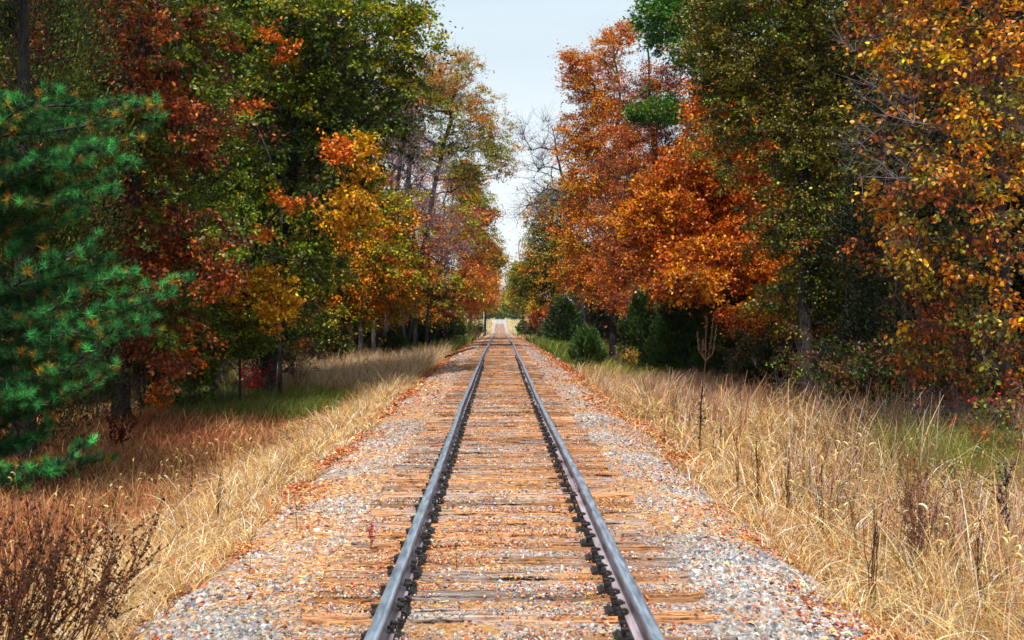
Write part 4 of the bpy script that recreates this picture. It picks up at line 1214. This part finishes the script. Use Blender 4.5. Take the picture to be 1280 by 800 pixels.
# ---------------------------------------------------------------- shrubs and saplings
def shrub(name, label, px, d, w_px, h_px, pals, nclu, per, leaf, clr=.22, tmpl=DIAM, bare=.3, stems=8, twcol=(96, 80, 76), group=None, lean=0, mix=None, cat='shrub', thin=.004):
    b = base(px, d); h = h_px / F * d; w = w_px / F * d / 2
    root = thing(name, label, cat, b, group)
    sm = MB(); cm = MB(); tw = MB()
    ends = []
    for i in range(stems):
        a = rng.uniform(0, 2 * PI); rr_ = w * rng.uniform(.3, 1.0)
        e = np.array(b) + np.array([rr_ * math.cos(a) + lean * h, rr_ * .8 * math.sin(a), h * rng.uniform(.6, 1)])
        s = np.array(b) + np.array([rng.normal(0, .06), rng.normal(0, .06), -.05])
        k = 6; f = np.linspace(0, 1, k)[:, None]
        q = s + (e - s) * f + np.concatenate([np.zeros((k, 2)), .12 * h * np.sin(f * PI)], 1) + rng.normal(0, .02 * h, (k, 3)) * f
        sm.tubes(q[:-1], q[1:], np.linspace(thin * 2.8, thin * 1.2, k - 1), np.linspace(thin * 2.5, thin, k - 1), 5, twcol)
        m_ = max(3, nclu // stems)
        idx = rng.uniform(.35, 1, m_) * (k - 1)
        for z in idx:
            j = min(k - 2, int(z)); p = q[j] + (q[j + 1] - q[j]) * (z - j)
            dr = norm(rng.standard_normal(3) * np.array([1, 1, .6]) + np.array([0, 0, .3])); e2 = p + dr * w * rng.uniform(.15, .5)
            tw.tubes([p], [e2], thin, thin * .6, 3, twcol); ends.append(e2)
    ends = np.array(ends); lf = rng.random(len(ends)) >= bare
    if lf.any():
        pk = rng.choice(len(pals), int(lf.sum()), p=mix) if mix else rng.integers(0, len(pals), int(lf.sum()))
        crown_leaves(cm, ends[lf], np.full(int(lf.sum()), clr), pk, pals, leaf, per, tmpl, 5, .7, None, tw, 0, thin * .6, .5, twcol)
    if (~lf).any():
        q = np.repeat(ends[~lf], 5, 0); dr = norm(rng.standard_normal(q.shape) + np.array([0, 0, .6])); tw.tubes(q, q + dr * rng.uniform(.5, 1.3, (len(q), 1)) * clr, thin * .7, thin * .3, 3, twcol)
    sm.add(np.concatenate(tw.v), np.concatenate(tw.loops), np.concatenate(tw.sizes), np.concatenate(tw.c))
    sm.build('stems', M['twig'], root, b)
    if lf.any(): cm.build('foliage', M['leaf'], root, b)
    return root
shrub('sapling', 'small orange leaved sapling in the brown grass near the pine', 200, 27, 46, 62, [ORG, GLD], 34, 30, .085, .16, OAK, .05, 5)
shrub('sumac_shrub', 'crimson leaved shrub at the foot of the left wood', 325, 33, 60, 44, [RED], 46, 36, .09, .22, OVATE, .1, 7)
shrub('maple_sapling', 'red leaved sapling left of the far grey trunks', 372, 46, 40, 90, [RED, ORG], 60, 30, .11, .3, OAK, .15, 6)
shrub('bramble', 'leafless tangle of pale grey stems below the dark oak', 285, 30, 150, 90, [BRN], 150, 10, .05, .35, DIAM, .93, 22, (128, 116, 112))
shrub('bramble', 'dull olive thicket beside the crimson shrub', 372, 36, 90, 80, [BRN, G_DK, RUS], 170, 24, .05, .25, DIAM, .3, 16, (98, 84, 78))
shrub('bramble', 'tangle of dark undergrowth beneath the rust oak', 120, 23.5, 200, 90, [G_DK, BRN], 150, 26, .06, .3, DIAM, .3, 18)
shrub('bramble', 'thorny purple stemmed tangle at the foot of the gold tree', 1180, 18.5, 170, 110, [RST, G_DK], 170, 14, .05, .28, OVATE, .6, 20, (120, 104, 112))
shrub('bramble', 'red and green leaved briar at the right edge', 1250, 15.5, 130, 140, [RST, RED, G_MD], 130, 16, .055, .22, OVATE, .3, 14, (110, 90, 80))
shrub('bramble', 'dim green undergrowth below the olive tree', 1050, 26, 230, 100, [G_DK, G_MD, BRN], 210, 26, .07, .3, DIAM, .2, 20)
for px_, d_, w_, h_, pl_, lab_ in [
    (330, 36, 150, 130, [G_DK, BRN], 'dark leafy undergrowth behind the crimson shrub'),
    (400, 50, 90, 60, [G_DK, OLV], 'low green undergrowth under the orange and yellow maple'),
    (440, 64, 80, 50, [BRN, G_DK], 'brown undergrowth behind the grey trunks'),
    (180, 29, 150, 150, [G_DK, G_MD], 'tall dark green undergrowth right of the pine'),
    (60, 27, 160, 150, [G_DK, BRN], 'dark undergrowth seen through the pine boughs'),
    (960, 33, 120, 80, [G_DK, BRN], 'dark undergrowth between the junipers and the olive tree'),
    (1110, 24, 150, 130, [G_DK, BRN], 'dark leafy thicket in the middle of the right wood edge'),
    (1230, 20, 150, 150, [G_DK, RST], 'dark thicket with rusty leaves behind the briar'),
    (584, 175, 26, 14, [G_MD, OLV], 'dark green undergrowth at the foot of the farthest golden tree'),
    (640, 420, 22, 9, [G_MD, G_DK], 'green bushes lining the far side of the crossing'),
    (612, 425, 24, 9, [G_DK, OLV], 'dark bushes beyond the crossing left of the rails'),
    (672, 140, 30, 22, [G_DK, BRN], 'dark undergrowth under the far right oak'),
    (520, 78, 80, 40, [G_DK, BRN], 'brown green undergrowth left of the largest dark juniper')]:
    shrub('thicket', lab_, px_, d_, w_, h_, pl_, 260, 40, .0028 * d_ + .02, .008 * d_ + .1, DIAM, .12, 24, (60, 50, 46), cat='shrub', thin=.0002 * d_)
shrub('bramble', 'green leafy shrub under the yellow maple', 240, 28, 90, 90, [G_DK, G_MD], 110, 34, .09, .3, OAK, .1, 12)
shrub('bramble', 'purple brown brush between the small juniper and the clump', 775, 47, 60, 40, [RUS], 80, 14, .05, .3, DIAM, .6, 12, (106, 88, 92))
shrub('bramble', 'dark bush at the edge of golden grass on the far left', 594, 125, 20, 11, [RUS, G_DK], 60, 30, .12, .4, DIAM, .1, 8)
shrub('bramble', 'low dark leaved seedling patch in the mauve grass', 470, 44, 46, 22, [[(70, 60, 34), (54, 48, 28)]], 50, 18, .07, .16, OVATE, 0, 8)
shrub('sapling', 'yellow green bush beyond the small juniper', 790, 44, 44, 46, [YEL, OLV], 60, 26, .08, .22, DIAM, .3, 8)

# ---------------------------------------------------------------- dead weeds, one by one
def weed(label, px, d, h, spread, stems, col, heads=.02, nheads=8, branch=3, lean=(0, 0), group='dead weed stalks', name='dead_weed', thick=.004, headcol=None):
    b = base(px, d); root = thing(name, label, 'weed', b, group)
    a = MB(); hm = MB()
    hc = headcol or tuple(int(c * .8) for c in col)
    hp = []
    for i in range(stems):
        an = rng.uniform(0, 2 * PI); sp = spread * rng.random()
        e = np.array(b) + np.array([sp * math.cos(an) + lean[0] * h, sp * math.sin(an) + lean[1] * h, h * rng.uniform(.65, 1)])
        s = np.array(b) + np.array([rng.normal(0, spread * .12), rng.normal(0, spread * .12), -.03])
        k = 8; f = np.linspace(0, 1, k)[:, None]
        q = s + (e - s) * f + rng.normal(0, .012 * h, (k, 3)) * f
        a.tubes(q[:-1], q[1:], np.linspace(thick, thick * .45, k - 1), np.linspace(thick, thick * .4, k - 1), 5, col)
        hp += [q[-1]]
        for j in range(branch):
            z = rng.uniform(.4, .95) * (k - 1); jj = min(k - 2, int(z)); p = q[jj] + (q[jj + 1] - q[jj]) * (z - jj)
            v_ = norm((e - s) / h + rng.normal(0, .5, 3) + np.array([0, 0, .2])); L_ = h * rng.uniform(.08, .25)
            e2 = p + v_ * L_; e3 = e2 + norm(v_ + np.array([0, 0, .5])) * L_ * .5
            a.tubes([p, e2], [e2, e3], [thick * .5, thick * .4], [thick * .4, thick * .25], 4, col); hp += [e2, e3]
            for u in rng.random(nheads): hp.append(p + (e2 - p) * u + rng.normal(0, .006, 3))
    hp = np.array(hp); hm = a
    if heads > 0:
        n = len(hp); sc = heads * rng.uniform(.5, 1.2, n)
        hm.place(ICO, hp, rand_rot(n), np.stack([sc * .6, sc * .6, sc], 1), pick([hc], n, 8), jitter=.25)
    a.build('stem', M['twig'], root, b)
    return root
DB = (74, 46, 34); MBn = (104, 68, 46); TN = (140, 100, 66)
weed('large dark dead weed bush with seed heads at bottom left corner', -5, 5.7, 1.12, .62, 46, (98, 64, 46), .011, 7, 5, (.24, 0), headcol=(58, 38, 30), thick=.0055)
weed('brown dead weed leaning beside the bottom left bush', 95, 6.4, .85, .3, 16, MBn, .010, 6, 4, (.25, .1), headcol=(64, 40, 32))
weed('group of upright dark stalks in the short left grass', 272, 11, .62, .16, 7, DB, .008, 3, 1)
weed('dark dock stalks standing in brown grass near the pine', 150, 19.5, .95, .35, 9, (70, 32, 26), .03, 9, 3, headcol=(74, 30, 24))
weed('crumpled brown dead weed lying in the left clearing', 246, 14.2, .22, .28, 12, MBn, .02, 6, 3, headcol=(76, 44, 34))
weed('solitary thin stem growing on the left ballast', 372, 9.2, .42, .02, 1, DB, .008, 3, 2)
weed('short thin stem on the ballast left of the solitary one', 311, 7.6, .30, .03, 1, MBn, .006, 2, 1)
weed('pinkish dry sprig beside the left rail', 462, 8.3, .26, .05, 2, (150, 82, 74), .012, 9, 3, headcol=(170, 92, 88))
weed('hair thin sprig between the rails', 571, 7.7, .22, .02, 2, MBn, .005, 2, 1)
weed('brown stalk leaning at the left grass edge farther along', 540, 42, 1.0, .12, 3, MBn, .02, 3, 2)
for i, (px, d, h, sp, st, lab) in enumerate([
    (922, 12.5, .95, .10, 4, 'dark stalks nearest the ballast on the right bank'),
    (948, 12.0, .85, .12, 5, 'second bunch of dark stalks from the ballast on the right bank'),
    (985, 11.0, .90, .14, 6, 'tight bunch of dark stalks above the round grey stone'),
    (1028, 10.2, .85, .10, 4, 'slim dark stalks right of the tight bunch'),
    (1062, 14.5, 1.0, .3, 9, 'feathery brown weed behind the slim dark stalks'),
    (1148, 8.6, 1.35, .34, 14, 'tallest bushy brown weed in the right foreground'),
    (1092, 7.6, .75, .10, 4, 'low dark stalks near the bottom of the right grass'),
    (1205, 12.5, 1.1, .3, 9, 'feathery mauve weed before the briar'),
    (1120, 15.0, 1.15, .4, 11, 'broad mauve weed in the middle of the right grass'),
    (990, 17.5, 1.0, .4, 11, 'mauve weed at the back of the right grass'),
    (1180, 9.6, .9, .15, 5, 'dark stalks beside the tallest bushy weed'),
    (1226, 8.0, .85, .12, 5, 'dark upright stalks near the right corner'),
    (850, 26, .9, .4, 10, 'brown weed in front of the green juniper'),
    (815, 30, .8, .3, 8, 'brown weed left of the tall candelabra stalk'),
    (893, 15.5, .62, .08, 3, 'short dark stalks at the foot of the candelabra stalk')]):
    br = 'feathery' in lab or 'bushy' in lab or 'mauve' in lab or 'brown' in lab
    weed(lab, px, d, h, sp, st, (122, 84, 66) if br else DB, .010 if br else .007, 8 if br else 3, 5 if br else 1, thick=.0058)
for i in range(34):
    yy = rng.uniform(8, 22); xx = rng.uniform(2.9, min(.50 * yy, 8.5))
    weed('thin dark dead stalk standing among the right hand dry grass', VX + xx / yy * F, yy, rng.uniform(.7, 1.15), .08, int(rng.integers(2, 5)), (88, 58, 42) if i % 2 else (112, 78, 58), .008, 4, 3,
         (rng.normal(0, .12), 0), 'thin dark stalks among the right grass', thick=.0042)
for i in range(12):
    yy = rng.uniform(9, 24); xx = -rng.uniform(3.2, min(.46 * yy, 9))
    weed('thin brown dead stalk standing in the left hand brown grass', VX + xx / yy * F, yy, rng.uniform(.5, .85), .08, int(rng.integers(2, 5)), (100, 62, 44), .008, 4, 3,
         (rng.normal(0, .15), 0), 'thin brown stalks in the left grass', thick=.0042)
# candelabra stalk (mullein like)
def candelabra():
    d = 17.2; b = base(874, d); root = thing('mullein_stalk', 'tall dead candelabra seed stalk rising above the right grass', 'weed', b)
    a = MB(); hd = a
    ps = [P(874, 560, d), P(876, 510, d), P(879, 472, d), P(882, 452, d)]; ps[0] = np.array(b)
    a.tubes(ps[:-1], ps[1:], [.016, .014, .011], [.014, .011, .010], 7, (72, 50, 38))
    for tip in ((891, 391), (885, 399), (872, 416), (897, 405), (879, 425)):
        m_ = P(880 + (tip[0] - 882) * .7, 446 - 8 * rng.random(), d); e = P(tip[0], tip[1], d)
        m_[1] += rng.normal(0, .03); e[1] += rng.normal(0, .06)
        a.tubes([ps[-1], m_], [m_, e], [.009, .009], [.008, .005], 6, (70, 50, 38))
        n = 60; u = rng.random(n)[:, None]; q = m_ + (e - m_) * u + rng.normal(0, .009, (n, 3))
        hd.place(ICO, q, rand_rot(n), rng.uniform(.005, .012, n), pick([(88, 64, 46), (60, 44, 34)], n, 8), jitter=.3)
    n = 40; q = ps[0] + (ps[2] - ps[0]) * rng.uniform(.3, 1, (n, 1)) + rng.normal(0, .03, (n, 3))
    hd.place(DIAM, q, rand_rot(n), rng.uniform(.05, .10, n), pick([(90, 66, 48)], n))
    a.build('stem', M['twig'], root, b)
candelabra()
# knobbly stalk at right edge
weed('gnarled dark stalk with knobs at the right edge', 1262, 10.5, 1.25, .12, 3, (60, 46, 42), .022, 10, 4, (-.05, 0), thick=.007, headcol=(84, 70, 62))

# foxtail heads nodding over the grass
mb = MB()
def foxtails(n, x, y, h, s=1.0):
    z0 = gz(x, y); a = rng.uniform(0, 2 * PI, n); dx, dy = np.cos(a), np.sin(a)
    lean = rng.uniform(.05, .3, n) * h
    top = np.stack([x + dx * lean, y + dy * lean, z0 + h], 1); mid = np.stack([x + dx * lean * .3, y + dy * lean * .3, z0 + h * .55], 1); bt = np.stack([x, y, z0], 1)
    cs = pick([(206, 172, 108), (186, 148, 84)], n)
    mb.tubes(bt, mid, .0024, .002, 3, cs); mb.tubes(mid, top, .002, .0016, 3, cs)
    k = 5; L_ = rng.uniform(.05, .09, n) * s; p = top
    cs = pick([(236, 210, 160), (222, 190, 132), (206, 166, 104)], n)
    for j in range(k):
        th = (j + .5) / k * 1.9
        v_ = np.stack([dx * math.sin(th), dy * math.sin(th), np.full(n, math.cos(th))], 1)
        q = p + v_ * (L_ / k)[:, None]
        r0 = [.003, .0075, .009, .008, .005][j] * s; r1 = [.0075, .009, .008, .005, .0015][j] * s
        mb.tubes(p, q, r0, r1, 5, cs); p = q
n = 900; x, y = scatter(n, 2.8, 9, 6, 22); k = (x < .54 * y); foxtails(int(k.sum()), x[k], y[k], rng.uniform(.5, .95, int(k.sum())))
n = 150; x, y = scatter(n, -5.5, -3, 7, 20); foxtails(n, x, y, rng.uniform(.4, .7, n))
tag(mb.build('foxtail_heads', M['grass']), 'cream nodding foxtail seed heads above the dry grass', None, None, 'stuff')
def foxtail_plant(label, px, d, h):
    global mb
    mb = MB(); b = base(px, d)
    foxtails(5, b[0] + rng.normal(0, .12, 5), b[1] + rng.normal(0, .12, 5), rng.uniform(.8, 1, 5) * h, 1.15)
    root = thing('foxtail_plant', label, 'grass plant', b, 'tall foxtail plants'); mb.build('stem', M['grass'], root, b)
foxtail_plant('tall foxtail with pale nodding heads left of the mauve weeds', 1022, 13.5, 1.15)
foxtail_plant('tall foxtail with pale nodding heads right of the mauve weeds', 1078, 12.5, 1.25)
foxtail_plant('foxtail arching over the pine bough at the left edge', 30, 12.0, .95)

# ---------------------------------------------------------------- odds and ends
def limb(name, label, cat, pts, r0, r1, col, side=6):
    pts = np.array(pts); b = pts[0]
    root = thing(name, label, cat, tuple(b)); a = MB(); n = 14
    t = np.linspace(0, len(pts) - 1, n); q = np.stack([np.interp(t, range(len(pts)), pts[:, i]) for i in range(3)], 1) + rng.normal(0, .015, (n, 3))
    rr = np.linspace(r0, r1, n); a.tubes(q[:-1], q[1:], rr[:-1], rr[1:], 7, col)
    s = q[rng.integers(3, n, side)]; dd = norm((pts[-1] - pts[0]) + rng.normal(0, 1.2, (side, 3))); e = s + dd * rng.uniform(.2, .6, (side, 1))
    a.tubes(s, e, r1, r1 * .4, 4, col); a.build('trunk', M['twig'], root, b)
def gp(px, d, up): x = X(px, d); return (x, d, float(gz(x, d)) + up)
limb('fallen_pole', 'long dark fallen pole lying along the left ballast edge', 'pole', [gp(556, 50, .15), gp(572, 53, .1), gp(594, 60, .08)], .05, .035, (58, 44, 36), 2)
limb('fallen_branch', 'pale fallen branch arching out of the mauve grass', 'branch', [gp(372, 38, .3), gp(392, 38, .75), gp(432, 38.5, .62), gp(455, 39, .5)], .035, .012, (176, 160, 146))
limb('fallen_branch', 'silvery dead bough hanging across the orange maple', 'branch', [P(330, 318, 30), P(365, 325, 29.5), P(400, 322, 29), P(432, 326, 29)], .025, .008, (104, 94, 88), 10)
def rock(label, px, d, s, col):
    b = base(px, d); mb = MB(); mb.place(ICO, np.array([b]) + [[0, 0, s * .3]], rand_rot(1), np.array([[s, s * .8, s * .6]]), np.array([col], float), jitter=.1)
    tag(mb.build('rock', M['stone'], None, b), label, 'rock', 'loose rocks beside the ballast')
rock('round dark grey stone at the lower edge of the right ballast', 991, 7.9, .045, (96, 98, 104))
rock('pale rock near the end of the fallen pole', 575, 49, .16, (170, 160, 156))
rock('grey flat rock in the leaves left of the small juniper', 697, 50, .17, (150, 148, 152))
rock('bluish stone lying on the lower right ballast', 932, 7.2, .035, (96, 124, 140))
# white marker post far left of the track
pb = base(605, 330)
t = thing('marker_post', 'thin white marker post far off left of the track', 'post', pb)
a = MB(); a.tubes([np.array(pb)], [np.array(pb) + [0, 0, 4.3]], .14, .12, 8, (225, 225, 228)); a.tubes([np.array(pb) + [0, 0, 4.302]], [np.array(pb) + [0, 0, 4.42]], .12, .03, 8, (225, 225, 228))
a.build('shaft', M['twig'], t, pb)

# crossing road at the end of the straight
def crossing():
    xs = np.linspace(-60, 60, 30); ys = np.array([398., 400., 402., 405.])
    v, q = grid_sheet(xs, ys, lambda a, b: zt(b) - .02 - .010 * np.abs(a) + 0 * a)
    mb = MB(); mb.add(v, q, np.full(len(q), 4), smooth=True)
    m, N, L = new_mat('pale_road')
    o = N.new('ShaderNodeOutputMaterial'); p = N.new('ShaderNodeBsdfPrincipled'); p.inputs['Roughness'].default_value = .8
    n = N.new('ShaderNodeTexNoise'); n.inputs['Scale'].default_value = 3; r = N.new('ShaderNodeValToRGB')
    r.color_ramp.elements[0].color = (.34, .33, .33, 1); r.color_ramp.elements[1].color = (.55, .54, .53, 1)
    L.new(n.outputs['Fac'], r.inputs['Fac']); L.new(r.outputs['Color'], p.inputs['Base Color']); L.new(p.outputs[0], o.inputs['Surface'])
    tag(mb.build('road', m), kind='structure')
crossing()
def hill():
    xs = np.linspace(-500, 500, 90); ys = np.linspace(900, 1300, 24)
    def zf(a, b):
        e = np.sin(np.clip((b - 900) / 400, 0, 1) * PI)
        return -2 + 16 * e * (1 + .25 * vnoise(a, b, 60, 5) + .2 * vnoise(a, b, 18, 6))
    v, q = grid_sheet(xs, ys, zf)
    mb = MB(); mb.add(v, q, np.full(len(q), 4), smooth=False)
    m, N, L = new_mat('wooded_slope')
    o = N.new('ShaderNodeOutputMaterial'); p = N.new('ShaderNodeBsdfPrincipled'); p.inputs['Roughness'].default_value = 1
    n = N.new('ShaderNodeTexNoise'); n.inputs['Scale'].default_value = .12; n.inputs['Detail'].default_value = 5; r = N.new('ShaderNodeValToRGB')
    g = N.new('ShaderNodeNewGeometry'); L.new(g.outputs['Position'], n.inputs['Vector'])
    r.color_ramp.elements[0].color = (.02, .035, .02, 1); r.color_ramp.elements[1].color = (.07, .08, .05, 1)
    L.new(n.outputs['Fac'], r.inputs['Fac']); L.new(r.outputs['Color'], p.inputs['Base Color']); L.new(p.outputs[0], o.inputs['Surface'])
    tag(mb.build('hills', m), kind='structure')
hill()
def haze():
    v, f = box_arrays(-1600, 1600, -80, 2700, -7, 60)
    mb = MB(); mb.add(v, np.concatenate([np.array(x) for x in f]), [4] * 6)
    m, N, L = new_mat('thin_air')
    o = N.new('ShaderNodeOutputMaterial'); p = N.new('ShaderNodeVolumePrincipled')
    p.inputs['Density'].default_value = .00009; p.inputs['Color'].default_value = (.55, .75, 1, 1); p.inputs['Anisotropy'].default_value = .2
    L.new(p.outputs[0], o.inputs['Volume'])
    tag(mb.build('haze', m), 'thin bluish air over the far end of the line', None, None, 'stuff')
haze()
print('TOTAL verts', sum(len(o.data.vertices) for o in bpy.data.objects if o.type == 'MESH' and o.data.users == 1))
